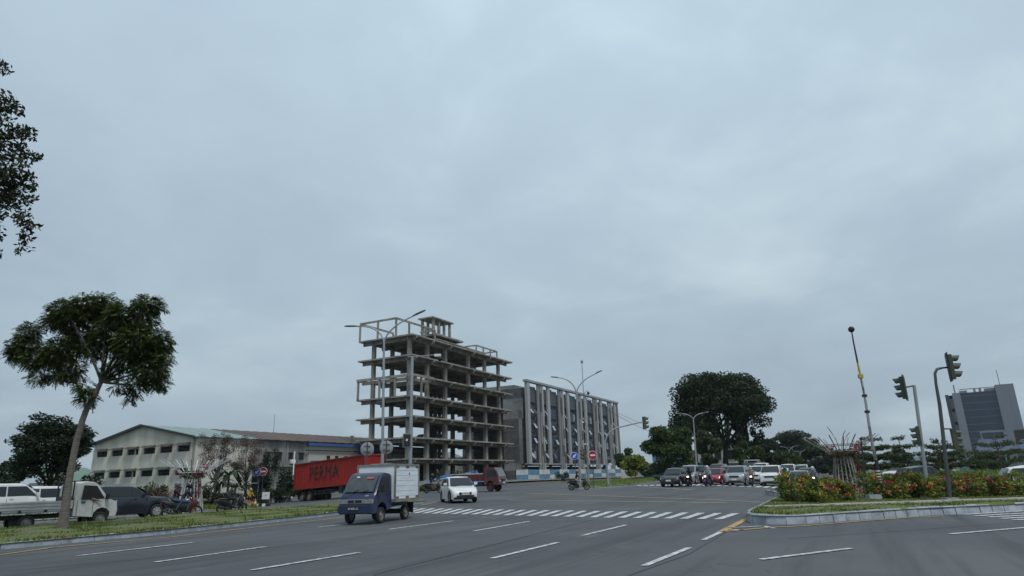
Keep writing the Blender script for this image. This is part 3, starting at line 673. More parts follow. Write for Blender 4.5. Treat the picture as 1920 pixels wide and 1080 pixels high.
MB().box((7, 4, 5.0), (14, 8, 10.0)).build('wall', mat('brown_block', (.075, .06, .055), .8), bb); MB().box((8, 4, 10.8), (5, 6, 1.6)).build('roof_block', mat('brown_block', (.07, .06, .055), .8), bb)
# mural hoarding on the right
MUR = [mat('mural_%s' % n, c, .7, 0, .2, .7, col2=c2) for n, c, c2 in (('blue', (.06, .14, .30), (.16, .24, .30)), ('white', (.42, .43, .45), (.25, .12, .12)), ('green', (.13, .22, .17), (.25, .33, .30)), ('teal', (.16, .28, .30), (.32, .40, .40)))]
mh = empty('mural_hoarding', (*P(1752, 875, 165).xy, -.2), R(-24), 'long painted hoarding with blue white and green murals beyond the grass', 'fence')
for i in range(22):
    MB().box((i*2.05, random.uniform(-.05, .05), 1.5), (2.0, .06, 3.0+random.uniform(-.1, .1))).build('panel', MUR[(1, 1, 1, 0, 0, 0, 0, 2, 2, 3, 3)[i % 11]] if i < 11 else MUR[3 if i % 3 else 2], mh)
    MB().box((i*2.05-1, .1, 1.5), (.1, .1, 3)).build('post', DARKM, mh)
# small houses seen under the trees
def small_house(name, label, px, Y, w, d, h, wm, rm, yaw=62, zoff=0, roof='flat', win=0):
    p = on(px, Y); o = empty(name, (p.x, p.y, p.z+zoff), R(yaw), label, 'building')
    MB().box((w/2, d/2, h/2), (w, d, h)).build('wall', wm, o)
    if roof == 'flat': MB().box((w/2, d/2-.4, h+.12), (w+.9, d+1.6, .24)).build('roof', rm, o)
    else: MB().prism([(-.4, -.6, h), (-.4, d+.6, h), (-.4, d/2, h+d*.22)], (w+.8, 0, 0)).build('roof', rm, o)
    for i in range(win):
        f = MB().box((w*(i+.5)/win, -.03, h*.62), (w/win*.5, .1, h*.28)).build('window', GL, o); MB().box((w*(i+.5)/win, -.1, h*.46), (w/win*.6, .14, .08)).build('sill', wm, o if False else f)
    return o
PALE = mat('pale_wall', (.42, .42, .42), .8); BEIGE = mat('beige_wall', (.36, .28, .21), .8); BLUEW = mat('blue_wall', (.10, .22, .36), .7); TINR = mat('tin_roof', (.48, .50, .52), .5, .2, .1, 1)
small_house('kiosk', 'blue walled kiosk with white tin roof under the round tree', 1213, 118, 9, 6, 2.3, BLUEW, TINR, -20, -.2)
small_house('house', 'two storey white house with windows between tree trunks', 1312, 175, 10, 8, 8.2, PALE, TINR, -20, -.5, 'flat', 3)
small_house('beige_house', 'beige walled house behind the round street tree', 1262, 180, 14, 8, 6.6, BEIGE, TINR, -20, -.5, 'gable', 3)
small_house('blue_shop', 'pale blue roofed building behind kiosk and round tree', 1226, 165, 7, 8, 6.6, BLUEW, TINR, -20, -.5, 'gable', 2)
small_house('long_shed', 'low long shed with white tin roof behind queueing cars', 1300, 150, 16, 5, 2.6, PALE, TINR, -20, -.4)
small_house('rear_house', 'grey house glimpsed through the open ground floor frame', 868, 190, 14, 8, 7.5, CONC, TINR, 62, -1, 'gable', 3)
# low wall, blue-white, right of hoarding
lw = on(1182, 125); lwo = empty('boundary_wall', (lw.x, lw.y, lw.z-.2), R(-12), 'low boundary wall of white and pale blue panels behind kiosk grass', 'wall')
for i in range(8): MB().box((i*3.1, 0, .85), (3.0, .15, 1.7)).build('panel', (HW, HC, HW, PALE)[i % 4], lwo)
for i in range(9): MB().box((i*3.1-1.55, -.05, .95), (.25, .25, 1.9)).build('post', PALE, lwo)
# hills
HILL = mat('far_hill', (.055, .075, .085), .95, 0, .1, .002)  # bluish tint of distant haze is put into the hill colour
for nm, px0, px1, Y, hh in (('hill', 1640, 1830, 2400, 62), ('hill', 1690, 2250, 3000, 50)):
    rg_ = []
    x0, x1 = P(px0, 870, Y).x, P(px1, 870, Y).x
    for i in range(25):
        q = i/24; x = x0+(x1-x0)*q; h = hh*math.sin(math.pi*q)**.8*(.75+.25*math.sin(q*9+px0))
        rg_.append([(x, Y-250, -20), (x, Y-120, h*.55), (x, Y, h), (x, Y+250, -20)])
    tag(MB().loft(rg_).build(nm, HILL, None, 60), kind='structure')
# ================================================================ POLES, LAMPS, SIGNALS, SIGNS
POLE = mat('pole_grey', (.30, .32, .345), .5, .3, .1, 1.5, stretch=(3, 3, .4)); POLE_D = mat('pole_dark', (.07, .075, .08), .5, .3, .1, 1.5)
SIGNAL = mat('signal_olive', (.05, .06, .038), .55, 0, .1, 3); LENS = mat('signal_lens', (.015, .015, .015), .3); SBLUE = mat('sign_blue', (.015, .07, .38), .4, 0, .05, 3); SRED = mat('sign_red', (.28, .012, .018), .45, 0, .06, 3)
SWHITE = mat('sign_white', (.62, .63, .65), .45, 0, .04, 3); SBACK = mat('sign_back', (.27, .285, .30), .5, .4, .1, 3); YEL = mat('safety_yellow', (.42, .30, .03), .6, 0, .12, 3)
RED_LIT = mat('signal_red_lit', (.5, .05, .02), .4, emit=(1, .15, .05, 1.2))
def arc(p0, p1, p2, n=10):
    p0, p1, p2 = Vector(p0), Vector(p1), Vector(p2)
    return [p0*(1-t)**2+p1*2*t*(1-t)+p2*t*t for t in [i/n for i in range(n+1)]]
def twin_lamp(px, Y, ptop, arms, label, r=.1, big=1.0, mt=POLE):
    """arms: pixels of lamp tips; ptop: pixel where the arms fork"""
    b = on(px, Y); o = empty('street_lamp', b, 0, label, 'street lamp', 'twin arm street lamps')
    top = P(*ptop, Y)-b
    MB().box((0, 0, .1), (.45, .45, .2)).build('base', KERB_G, o)
    MB().tube([(0, 0, .1), top*.5, top], [r*1.25, r, r*.8], 10).build('pole', mt, o, 40)
    for (tx, ty, cx, cy) in arms:
        t = P(tx, ty, Y)-b; c = P(cx, cy, Y)-b; pts = arc(top, c, t, 10); L = (t-top).length
        MB().tube(pts, [r*.6]*7+[r*.5]*4, 8).build('arm', mt, o, 40)
        d = (pts[-1]-pts[-2]).normalized(); h = .85*big; e = pts[-1]
        x = d; y = Vector((0, 1, 0)); z = x.cross(y).normalized()
        if z.z < 0: z = -z
        rg = []
        for q, w, th in ((-.12, .05, .05), (0, .09, .07), (.25, .15, .09), (.7, .16, .08), (.95, .11, .06), (1.0, .05, .03)):
            c_ = e+x*q*h; rg.append([c_+y*w-z*th*.2, c_+y*w*.6+z*th, c_-y*w*.6+z*th, c_-y*w-z*th*.2, c_-z*th*.5])
        MB().loft(rg).build('lamp_head', POLE_D, o, 40)
    return o
twin_lamp(716, 52, (720, 643), ((670, 612, 715, 610), (776, 592, 724, 615)), 'tall twin arm street lamp before the unfinished concrete building', .11, 1.25)
twin_lamp(1088, 66, (1081, 737), ((1045, 708, 1074, 709), (1118, 700, 1084, 715)), 'twin arm street lamp in front of the finned building', .10, .8)
twin_lamp(1308, 86, (1300, 786), ((1277, 776, 1294, 776), (1320, 774, 1304, 776)), 'twin arm street lamp in front of the giant tree', .09, .8)
twin_lamp(1481, 150, (1480, 847), ((1468, 838, 1477, 838), (1490, 837, 1482, 838)), 'small distant twin street lamp before the avenue trees', .09, .9)
twin_lamp(1501, 190, (1500, 850), ((1492, 846, 1498, 845), (1510, 844, 1502, 846)), 'farthest twin street lamp along the tree avenue', .09, .9)
# CCTV pole with arm and solar box in front of the frame building
b = on(768, 50); o = empty('camera_pole', b, 0, 'grey CCTV pole with side arm and panel box before the concrete frame', 'camera pole')
tp = P(773, 668, 50)-b; MB().tube([(0, 0, 0), tp*.55, tp], [.15, .13, .11], 10).build('pole', POLE, o, 40)
a_ = P(822, 665, 50)-b; MB().tube([tp-Vector((.35, 0, .05)), a_], .035, 6).build('arm', POLE, o)
cm = MB().box(a_+Vector((-.05, 0, -.05)), (.5, .22, .2)).build('camera_housing', SWHITE, o); MB().ball(a_+Vector((.12, 0, -.3)), (.2, .2, .22)).build('camera_dome', BLACK, cm, 60)
bx_ = P(764, 826, 50)-b; pb = MB().box(bx_+Vector((0, -.16, 0)), (.62, .12, 1.0)).build('panel_box', SBACK, o)
MB().box(bx_+Vector((0, -.24, 0)), (.5, .04, .88)).build('panel_face', BLACK, pb); MB().box(bx_+Vector((0, -.27, .03)), (.14, .03, .16)).build('panel_tag', SWHITE, pb)
# round sign backs on posts
for px, py, lb in ((688, 842, 'round sign seen from behind on a post left of the lamp'), (724, 839, 'round sign seen from behind on a post right of the lamp')):
    b = on(px-3, 47); o = empty('round_sign', b, 0, lb, 'road sign', 'round signs seen from behind'); t = P(px, py, 47)-b
    MB().tube([(0, 0, 0), t+Vector((.03, 0, .45))], .04, 8).build('post', POLE_D, o)
    M = Matrix.Translation(t+Vector((0, .08, 0))) @ Matrix.Rotation(R(90), 4, 'X') @ Matrix.Rotation(R(8), 4, 'Y')
    MB().lathe([(.44, 0), (.47, .015), (.44, .03)], 24, M).build('plate', SBACK, o, 40)
    for dz in (-.2, .2): MB().box(t+Vector((0, .03, dz)), (.5, .05, .05)).build('bracket', POLE_D, o)
# round traffic signs
def round_sign(px, Y, py, r, kind, label, basepx=None, post=True, yaw=0):
    b = on(basepx or px, Y); o = empty('road_sign', b, 0, label, 'road sign'); t = P(px, py, Y)-b
    if post: MB().tube([(0, 0, -.05), t+Vector((0, .04, -.1))], .035, 8).build('post', POLE_D, o)
    M = Matrix.Translation(t) @ Matrix.Rotation(R(yaw), 4, 'Z') @ Matrix.Rotation(R(90), 4, 'X')
    MB().lathe([(r, -.02), (r, .02)], 28, M).build('rim', SWHITE, o); MB().lathe([(r*.92, .015), (r*.92, .03)], 28, M).build('face', SBLUE if kind == 'arrow' else SRED, o)
    k = MB(); k.M = M
    if kind == 'bar': k.box((0, 0, .035), (r*1.2, r*.34, .02))
    else:
        A = Matrix.Rotation(R(225), 4, 'Z'); pts = [(-.62, -.16), (.05, -.16), (.05, -.42), (.66, 0), (.05, .42), (.05, .16), (-.62, .16)]
        k.prism([A @ Vector((x*r, y*r, .03)) for x, y in pts], (0, 0, .012))
    k.build('symbol', SWHITE, o)
    return o
round_sign(1077, 60, 855, .34, 'arrow', 'round blue keep left arrow sign before the finned building', 1083, yaw=4)
round_sign(1111, 60, 853.5, .40, 'bar', 'round red no entry sign on the far grass island', 1114, yaw=4)
round_sign(482, 72, 885, .42, 'arrow', 'round blue arrow sign on the left in front of warehouse', 486)
round_sign(493.5, 72.3, 884, .44, 'bar', 'round red no entry sign beside blue arrow before warehouse', 489)
b = on(1144, 62); o = empty('small_sign', b, 0, 'small white square sign on a thin post by the hoarding', 'road sign'); t = P(1144, 871, 62)-b
MB().tube([(0, 0, 0), t], .025, 6).build('post', POLE, o); MB().box(t, (.24, .03, .26)).build('plate', SWHITE, o)
# signal heads
def signal_head(o, c, yaw, s=1.0, back=True, lit=None, vis=True, tilt=0):
    """three lens signal head; yaw is the direction it faces"""
    M = Matrix.Translation(c) @ Matrix.Rotation(yaw, 4, 'Z') @ Matrix.Rotation(tilt, 4, 'Y'); h = MB(); h.M = M
    h.box((0, 0, 0), (.2*s, .34*s, 1.02*s)); hd = h.build('signal_head', SIGNAL, o)
    if back: k = MB(); k.M = M; k.box((-.06*s, 0, 0), (.03*s, .5*s, 1.2*s)); k.build('back_board', DARKM, hd)
    for i in range(3):
        z = (1-i)*.33*s; v = MB(); v.M = M; n = 9; pts = []
        for j in range(n+1):      # hood: upper three quarters of a short tube
            a = R(-35+250*j/n); pts.append((math.cos(a)*.145*s, math.sin(a)*.145*s))
        vs = []
        for (y, zz) in pts: vs += [(.1*s, y, z+zz), (.1*s+.30*s*(.75+.25*(zz/.145/s)), y*.96, z+zz-.02*s)]
        v.add(vs, [(2*j, 2*j+1, 2*j+3, 2*j+2) for j in range(n)]); v.build('hood', SIGNAL, hd, 60)
        l = MB(); l.M = M @ Matrix.Translation((.1*s, 0, z)) @ Matrix.Rotation(R(90), 4, 'Y'); l.lathe([(.13*s, 0), (.12*s, .02*s), (0, .03*s)], 12); l.build('lens', RED_LIT if lit == i else LENS, hd, 60)
    return hd
# big signals on the right island
def signal_pole(px, Y, pyb, tops, head, lower, label, mt, armpx=None):
    b = on(px, Y); b.z += .2; o = empty('traffic_signal', b, 0, label, 'traffic light', 'signals on the flower island')
    pts = [P(x, y, Y)-b for x, y in tops]; MB().tube([(0, 0, -.1)]+pts, [.07, .062]+[.05]*(len(pts)-1), 10).build('pole', mt, o, 50)
    MB().box((0, 0, .05), (.4, .4, .2)).build('base', KERB_G, o)
    hx, hy, yaw, s = head; c = P(hx, hy, Y)-b; signal_head(o, c, yaw, s)
    MB().tube([pts[-1], c+Vector((0, .05, 0))], .035, 6).build('bracket', DARKM, o)
    if lower:
        hx, hy, yaw, s = lower; c2 = P(hx, hy, Y)-b; signal_head(o, c2, yaw, s, False)
        for dz in (-.3, .38): MB().tube([c2+Vector((0, .05, dz)), Vector((P(tops[0][0]+(px-tops[0][0])*.55, hy, Y)-b)[:])+Vector((0, 0, dz))], .025, 5).build('bracket', DARKM, o)
    return o
signal_pole(1744, 26.5, 880, ((1714, 723),), (1694, 727, R(142), .86), (1722, 818, R(150), .70), 'grey signal pole with olive signal facing left over flower hedge', POLE)
signal_pole(1784, 24.5, 880, ((1762, 760), (1755, 720), (1753, 700), (1757, 692), (1765, 690)), (1782, 688, R(-24), .90), (1790, 824, R(-20), .70), 'dark curved signal pole with olive signal facing right', POLE_D)
# far island signals
b = on(1141, 64); o = empty('cantilever_signal', b, 0, 'cantilever traffic signal reaching right on a long curved arm', 'traffic light')
MB().tube([(0, 0, 0), P(1135, 845, 64)-b], [.12, .10], 10).build('pole', POLE, o, 50)
MB().tube([P(1135, 845, 64)-b]+arc(P(1135, 830, 64)-b, P(1137, 806, 64)-b, P(1165, 800, 64)-b, 8)+[P(1203, 791, 64)-b], .07, 8).build('arm', POLE, o, 50)
signal_head(o, P(1208, 793, 64)-b, R(8), 1.15, False)
b = on(1104, 63); o = empty('signal_post', b, 0, 'tall weathered mast with camera and small signal on far island', 'mast')
MB().tube([(0, 0, 0), P(1098, 800, 63)-b, P(1094, 738, 63)-b], [.11, .09, .07], 8).build('pole', mat('weathered_pole', (.22, .21, .19), .7), o, 50)
MB().tube([P(1094, 738, 63)-b, P(1091, 680, 63)-b], [.045, .03], 6).build('mast', POLE, o); MB().ball(P(1091, 678, 63)-b, (.12, .12, .2)).build('mast_head', SBACK, o, 60)
MB().tube(arc(P(1094, 742, 63)-b, P(1096, 734, 63)-b, P(1102, 732, 63)-b, 6), .04, 6).build('arm', POLE, o); MB().ball(P(1103, 737, 63)-b, (.13, .13, .16)).build('camera_dome', BLACK, o, 60)
signal_head(o, P(1095, 852, 62.7)-b, R(200), .95, False, 0)
for q in ((1093, 792), (1098, 791), (1097, 833), (1101, 833)): MB().ball(P(*q, 63)-b, .09, 8, 5).build('floodlight', SWHITE, o)
for x0, y0, x1, y1 in ((1094, 742, 1330, 842), (1160, 770, 1300, 812)): pass
# leaning striped mast on the right and a thin dark post
b = on(1655, 27); b.z += .2; o = empty('striped_mast', b, 0, 'leaning black and white banded mast with dark ball camera on top', 'mast')
ps = [(1650, 908), (1646, 882), (1642, 862), (1637, 840), (1630, 800), (1626, 772), (1621, 742), (1614, 708), (1608, 680), (1600, 640), (1597, 622)]
pp = [P(x, y, 27)-b for x, y in ps]
cols = [DARKM, DARKM, mat('worn_black_white', (.30, .30, .30), .7, 0, .2, 4, col2=(.03, .03, .03)), MATS['worn_black_white'], POLE, POLE, MATS['worn_black_white'], YEL, DARKM, DARKM]
rr = [.065, .065, .062, .06, .055, .05, .045, .042, .038, .03, .025]
MB().tube([(0, 0, -.1), pp[0]], .08, 10).build('mast_section', DARKM, o, 50)
for i in range(10): MB().tube([pp[i], pp[i+1]], [rr[i], rr[i+1]], 10).build('mast_section', cols[i], o, 50)
for i in range(5):
    q = pp[1].lerp(pp[0], i/5); MB().tube([q, q+(pp[0]-pp[1])*.09], .081, 10).build('white_band', SWHITE, o)
MB().ball(pp[-1]+Vector((0, 0, .1)), (.13, .13, .13)).build('ball_camera', BLACK, o, 60); MB().box(pp[7]+Vector((0, 0, .05)), (.16, .14, .16)).build('yellow_box', YEL, o)
for i in (5, 6): MB().box(pp[i], (.16, .12, .1)).build('clamp', DARKM, o)
b = on(1629, 28); b.z += .2; o = empty('thin_post', b, 0, 'thin dark leaning post beside the striped mast', 'post'); e_ = P(1614, 822, 28)-b
MB().tube([(0, 0, 0), e_], [.035, .03], 6).build('post', DARKM, o); MB().box(e_, (.09, .09, .06)).build('cap', DARKM, o)
# overhead wires
WIRE = DARKM
for k, (a, b2, sag) in enumerate((((1098, 745, 63), (1335, 842, 130), 1.2), ((1160, 775, 95), (1340, 832, 130), .8))):
    p, q = P(*a), P(*b2); pts = [p.lerp(q, i/12)-Vector((0, 0, sag*4*(i/12)*(1-i/12))) for i in range(13)]
    tag(MB().tube(pts, .022, 4).build('overhead_wire', WIRE), 'thin overhead wire sagging %s' % ('from the far mast toward the giant tree' if k == 0 else 'from behind the finned building toward the trees'), 'wire')
# factory lamp post
b = on(660, 88); o = empty('yard_lamp', b, 0, 'slim dark yard lamp in front of the cream factory', 'street lamp'); t = P(660, 818, 88)-b
MB().tube([(0, 0, 0), t], .06, 6).build('pole', POLE_D, o); MB().box(t, (.5, .25, .12)).build('lamp_head', POLE_D, o)
# ---------------- funnel sculptures of slats
SLAT = mat('slat_white', (.50, .50, .50), .6, 0, .12, 3, stretch=(4, 4, .3)); SLAT_D = mat('slat_weathered', (.26, .235, .22), .7, 0, .2, 3)
BOUG = leafmat('bougainvillea', (.16, .008, .03), (.32, .02, .07), 2); LEAFG = leafmat('vine_leaf', (.02, .035, .012), (.06, .085, .025), 2)
def leaf_quads(cs, n, size, asp=.45, droop=0, rng=None, flat=0):
    """cs: list of (center, radii); n leaves in all -> (n*4,3) array of leaf-shaped quads"""
    rng = rng or np.random.default_rng(3); vol = np.array([r[0]*r[1]*r[2] for c, r in cs])**.75; pk = rng.choice(len(cs), n, p=vol/vol.sum())
    C_ = np.array([list(c) for c, r in cs])[pk]; R_ = np.array([list(r) for c, r in cs])[pk]
    d = rng.normal(size=(n, 3)); d /= np.linalg.norm(d, axis=1)[:, None]; rad = rng.random(n)**.42
    p = C_+d*R_*rad[:, None]
    ax = rng.normal(size=(n, 3))+d*.9; ax[:, 2] -= droop; ax[:, 2] *= (1-flat); ax /= np.linalg.norm(ax, axis=1)[:, None]
    sd = np.cross(ax, rng.normal(size=(n, 3))); sd[:, 2] *= (1-flat); sd /= np.linalg.norm(sd, axis=1)[:, None]+1e-9
    L = size*(.6+.8*rng.random(n))[:, None]; Wd = L*asp
    q = np.stack([p-ax*L*.5, p+sd*Wd*.5, p+ax*L*.5, p-sd*Wd*.5], 1); return q.reshape(-1, 3)
def sculpture(px, Y, mt, label, s=1.0, nslat=18, seed=1, zoff=0):
    b = on(px, Y); b.z += .15+zoff; o = empty('slat_sculpture', b, 0, label, 'sculpture', 'funnel sculptures on the islands')
    rb, rn, rt, hn, ht = .74*s, .43*s, 1.95*s, 2.0*s, 3.02*s
    for i in range(nslat):
        a = 2*math.pi*(i+.5)/nslat; u = Vector((math.cos(a), math.sin(a), 0))
        MB().bar(u*rb, u*rn+Vector((0, 0, hn)), .05*s, .028).build('slat', mt, o)
        MB().bar(u*rn*1.05+Vector((0, 0, hn-.02)), u*rt*(1+.06*math.sin(i*2.3))+Vector((0, 0, ht*(1+.03*math.sin(i*3.1)))), .05*s, .028).build('slat', mt, o)
    for r, z in ((rb, .06), (rn*1.02, hn), (rn+.55*(rt-rn), hn+.56*(ht-hn)), (rn+.22*(rt-rn), hn+.22*(ht-hn))):
        MB().tube([(r*s/s*math.cos(2*math.pi*i/20), r*math.sin(2*math.pi*i/20), z) for i in range(21)], .028, 6, cap=False).build('ring', mt, o, 50)
    rng = np.random.default_rng(seed)
    cl = [((rn*math.cos(a)*.9, rn*math.sin(a)*.9, hn+.1), (.42*s, .42*s, .25*s)) for a in (.3, 1.7, 3.3, 4.4, 5.5)]
    me = fastmesh('foliage', leaf_quads(cl+[((0, 0, 1.0), (.5*s, .5*s, .9))], 900, .15, .6, rng=rng), 4, LEAFG); link('foliage', me, o)
    fl = [((.58*s, -.3, 1.35*s), (.16, .16, .42)), ((-.75*s, -.6, hn+.38), (.2, .2, .16)), ((.5*s, -.5, hn+.2), (.34, .3, .24)), ((.8*s, -.2, hn+.55), (.3, .3, .22)), ((.62*s, -.5, 1.0*s), (.16, .16, .25)), ((-.3, -.5, hn+.12), (.35, .2, .16))]
    link('blossom', fastmesh('blossom', leaf_quads(fl, 300, .10, .8, rng=rng), 4, BOUG), o)
    return o
sculpture(355, 43, SLAT, 'white slatted funnel sculpture with pink blossom on left traffic island', 1.02, 18, 3)
sr_ = sculpture(1592, 37.5, SLAT_D, 'weathered slatted funnel sculpture with pink blossom behind flower hedge', 1.0, 18, 5)
tw_ = MB()
for k, (dx, h) in enumerate(((-.25, 1.0), (.05, .75), (.3, .65))): tw_ = MB().tube(arc((dx*.3, 0, 2.1), (dx*.5, 0, 2.9), (dx-.35*(1 if k == 0 else -1), 0, 2.6+h), 6), [.012]*5+[.022, .01], 5); tw_.build('twig', LEAFG, sr_)
# ================================================================ VEHICLES  (local x forward, y left, z up)
def lin(tab, x):
    if x <= tab[0][0]: return tab[0][1]
    for (a, va), (b, vb) in zip(tab[:-1], tab[1:]):
        if x <= b: return va+(vb-va)*(x-a)/(b-a)
    return tab[-1][1]
WHEELS = {}
def wheel(parent, x, y, r, w, rim=RIM, spokes=7, dual=False):
    key = (round(r, 3), round(w, 3), rim.name, spokes)
    if key not in WHEELS:
        t = MB().lathe([(r*.62, -w*.42), (r*.86, -w*.5), (r*.97, -w*.40), (r, -w*.2), (r, w*.2), (r*.97, w*.40), (r*.86, w*.5), (r*.62, w*.42)], 20, cap=False).mesh('tyre', RUBBER, 40)
        q = MB().lathe([(r*.63, -w*.36), (r*.63, w*.36), (r*.57, w*.40), (r*.55, w*.22), (0, w*.20)], 18, mi=0)
        if spokes:
            for i in range(spokes):
                a = 2*math.pi*i/spokes; c = Vector((math.cos(a), math.sin(a), 0))
                q.bar(c*r*.1+Vector((0, 0, w*.32)), c*r*.58+Vector((0, 0, w*.36)), r*.14, w*.1)
            q.lathe([(r*.16, w*.2), (r*.14, w*.42), (0, w*.42)], 10)
            rm = q.mesh('rim', [rim], 40)
        else: q.lathe([(r*.3, w*.2), (r*.26, w*.44), (0, w*.46)], 10); rm = q.mesh('rim', [rim], 40)
        WHEELS[key] = (t, rm)
    t, rm = WHEELS[key]; o = link('wheel', t, parent); o.location = (x, y, r); o.rotation_euler = (R(-90) if y > 0 else R(90), 0, 0)
    c = link('rim', rm, o); return o
DARKRIM = mat('dark_rim', (.03, .03, .03), .4, .4)
def car(name, label, loc, az, kind, col, L=4.4, W=1.75, Hh=1.6, group=None, cat='car', rim=RIM, chrome=True, lit=False, plate=PLATE_W, detail=True, glassm=None, pitch=0, roofrail=False, plate_text=None):
    o = empty(name, loc, R(az), label, cat, group); o.rotation_euler[1] = pitch
    gm = glassm or GL; h = L/2; r = .32 if Hh < 1.65 else .345; K = Hh/1.6
    wb = L*.6; xf = h-L*.19; xr = xf-wb
    P_ = {  # top of lower body (belt/hood) and roof line
        'hatch': dict(belt=[(-h, .92), (-h+.15, 1.0), (h*.30, .98), (h*.52, .95), (h*.8, .84), (h*.97, .68), (h, .58)], roof=[(-h+.10, 1.02), (-h+.38, 1.42), (-h*.35, 1.56), (h*.02, 1.55), (h*.18, 1.47), (h*.53, .96)]),
        'sedan': dict(belt=[(-h, .88), (-h+.25, 1.0), (-h*.62, 1.0), (h*.35, .95), (h*.45, .93), (h*.8, .80), (h*.96, .66), (h, .55)], roof=[(-h*.72, 1.0), (-h*.42, 1.36), (-h*.12, 1.45), (h*.08, 1.44), (h*.18, 1.36), (h*.52, .93)]),
        'mpv': dict(belt=[(-h, .95), (-h+.12, 1.02), (h*.35, 1.0), (h*.55, .97), (h*.82, .88), (h*.96, .74), (h, .6)], roof=[(-h+.06, 1.04), (-h+.28, 1.5), (-h*.5, 1.6), (h*.05, 1.58), (h*.2, 1.48), (h*.56, .98)]),
        'suv': dict(belt=[(-h, .98), (-h+.1, 1.06), (h*.38, 1.04), (h*.5, 1.03), (h*.85, .97), (h*.96, .84), (h, .65)], roof=[(-h+.08, 1.08), (-h+.34, 1.5), (-h*.5, 1.6), (h*.05, 1.58), (h*.18, 1.5), (h*.48, 1.04)]),
        'van': dict(belt=[(-h, 1.0), (-h+.08, 1.06), (h*.5, 1.05), (h*.7, 1.0), (h*.9, .9), (h, .66)], roof=[(-h+.04, 1.08), (-h+.12, 1.52), (-h*.6, 1.6), (h*.3, 1.6), (h*.42, 1.53), (h*.8, 1.0)]),
    }[kind]
    belt = [(x, z*K) for x, z in P_['belt']]; roof = [(x, z*K) for x, z in P_['roof']]
    Ra = r+.07; clr = .20 if kind != 'suv' else .24
    xs = sorted(set([round(x, 4) for x in [-h, -h+.06, -h+.2, h-.2, h-.06, h]+[x for x, z in belt]+[c+Ra*q for c in (xf, xr) for q in (-1.001, -.999, -.85, -.6, -.3, 0, .3, .6, .85, .999, 1.001)]+[0, -.4, .4] if -h <= x <= h]))
    def hw(x): q = abs(x)/h; return W/2*(1-.13*q**5)*(1-.04*q**2)
    rings = []
    for x in xs:
        zt = lin(belt, x); zb_ = clr
        if abs(abs(x)-h) < .01: zb_ = clr+.12
        za = zb_
        for c in (xf, xr):
            if abs(x-c) < Ra: za = max(zb_, r+math.sqrt(Ra*Ra-(x-c)**2))
        w = hw(x)*(.96 if abs(abs(x)-h) < .01 else 1); za = min(za, zt-.12)
        half = [(0, zb_), (w-.28, zb_), (w-.27, za), (w*.985, za), (w, za+(zt-za)*.45), (w*.985, za+(zt-za)*.8), (w*.93, zt-.015), (w*.6, zt+.012), (0, zt+.03)]
        rings.append([Vector((x, y, z)) for y, z in half]+[Vector((x, -y, z)) for y, z in half[-2:0:-1]])
    mi = [1, 1, 1, 0, 0, 0, 0, 0]+[0, 0, 0, 0, 0, 1, 1, 1]
    MB().loft(rings, mi).build('body', [col, BLACK], o, 38)
    # greenhouse shell
    rx0, rx1 = roof[0][0], roof[-1][0]; zr_ = max(z for x, z in roof); rings = []
    def wroof(z, x): t = max(0, min(1, (z-1.0*K)/(zr_-1.0*K))); return hw(x)*.93*(1-t)+hw(x)*.76*t
    for x in sorted(set([x for x, z in roof]+[rx0+.02, rx1-.02])):
        z = lin(roof, x); zb_ = lin(belt, x)-.03; wt = wroof(z, x)
        half = [(0, zb_), (hw(x)*.92, zb_), (max(wt, .1), z-.06 if z-.06 > zb_ else zb_+.005), (wt*.9, z-.015 if z-.015 > zb_ else zb_+.01), (0, z+.02)]
        rings.append([Vector((x, y, q)) for y, q in half]+[Vector((x, -y, q)) for y, q in half[-2:0:-1]])
    MB().loft(rings).build('roof', col, o, 40)
    # windows
    def panel(pts, nm, m=gm, th=.0): return MB().add(pts, [tuple(range(len(pts)))]).build(nm, m, o)
    (a, za), (b, zb_) = roof[-1], roof[-2]; zc = za+.02
    def ws(t, s): # windscreen point
        x = a+(b-a)*t; z = za+(zb_-za)*t; return Vector((x+.03*K, s*(hw(x)*.86*(1-t)+hw(x)*.70*t), z+.035))
    panel([ws(.04, -1), ws(.04, 1), ws(.97, 1), ws(.97, -1)], 'windscreen')
    (a2, za2), (b2, zb2_) = roof[0], roof[1]
    def rw(t, s): x = a2+(b2-a2)*t; z = za2+(zb2_-za2)*t; return Vector((x-.035, s*(hw(x)*.78*(1-t)+hw(x)*.66*t), z+.03))
    panel([rw(.08, 1), rw(.08, -1), rw(.93, -1), rw(.93, 1)], 'rear_window')
    zl = lin(belt, 0)+.03; zh = zr_-.12*K
    def xroof(z, front):   # where the roof line crosses height z
        tab = roof if not front else roof[::-1]
        for (x0, z0), (x1, z1) in zip(tab[:-1], tab[1:]):
            if z0 <= z <= z1 or z0 >= z >= z1: return x0+(x1-x0)*((z-z0)/(z1-z0) if z1 != z0 else 0)
        return tab[0][0]
    bx = [xroof(zl+.02, False)+.14, -h*.42, h*.02, xroof(zl+.02, True)-.22] if kind != 'sedan' else [xroof(zl+.03, False)+.2, -h*.2, h*.02, xroof(zl+.02, True)-.2]
    tx = [xroof(zh, False)+.10, -h*.42, h*.02, xroof(zh, True)-.1] if kind != 'sedan' else [xroof(zh, False)+.08, -h*.2, h*.02, xroof(zh, True)-.08]
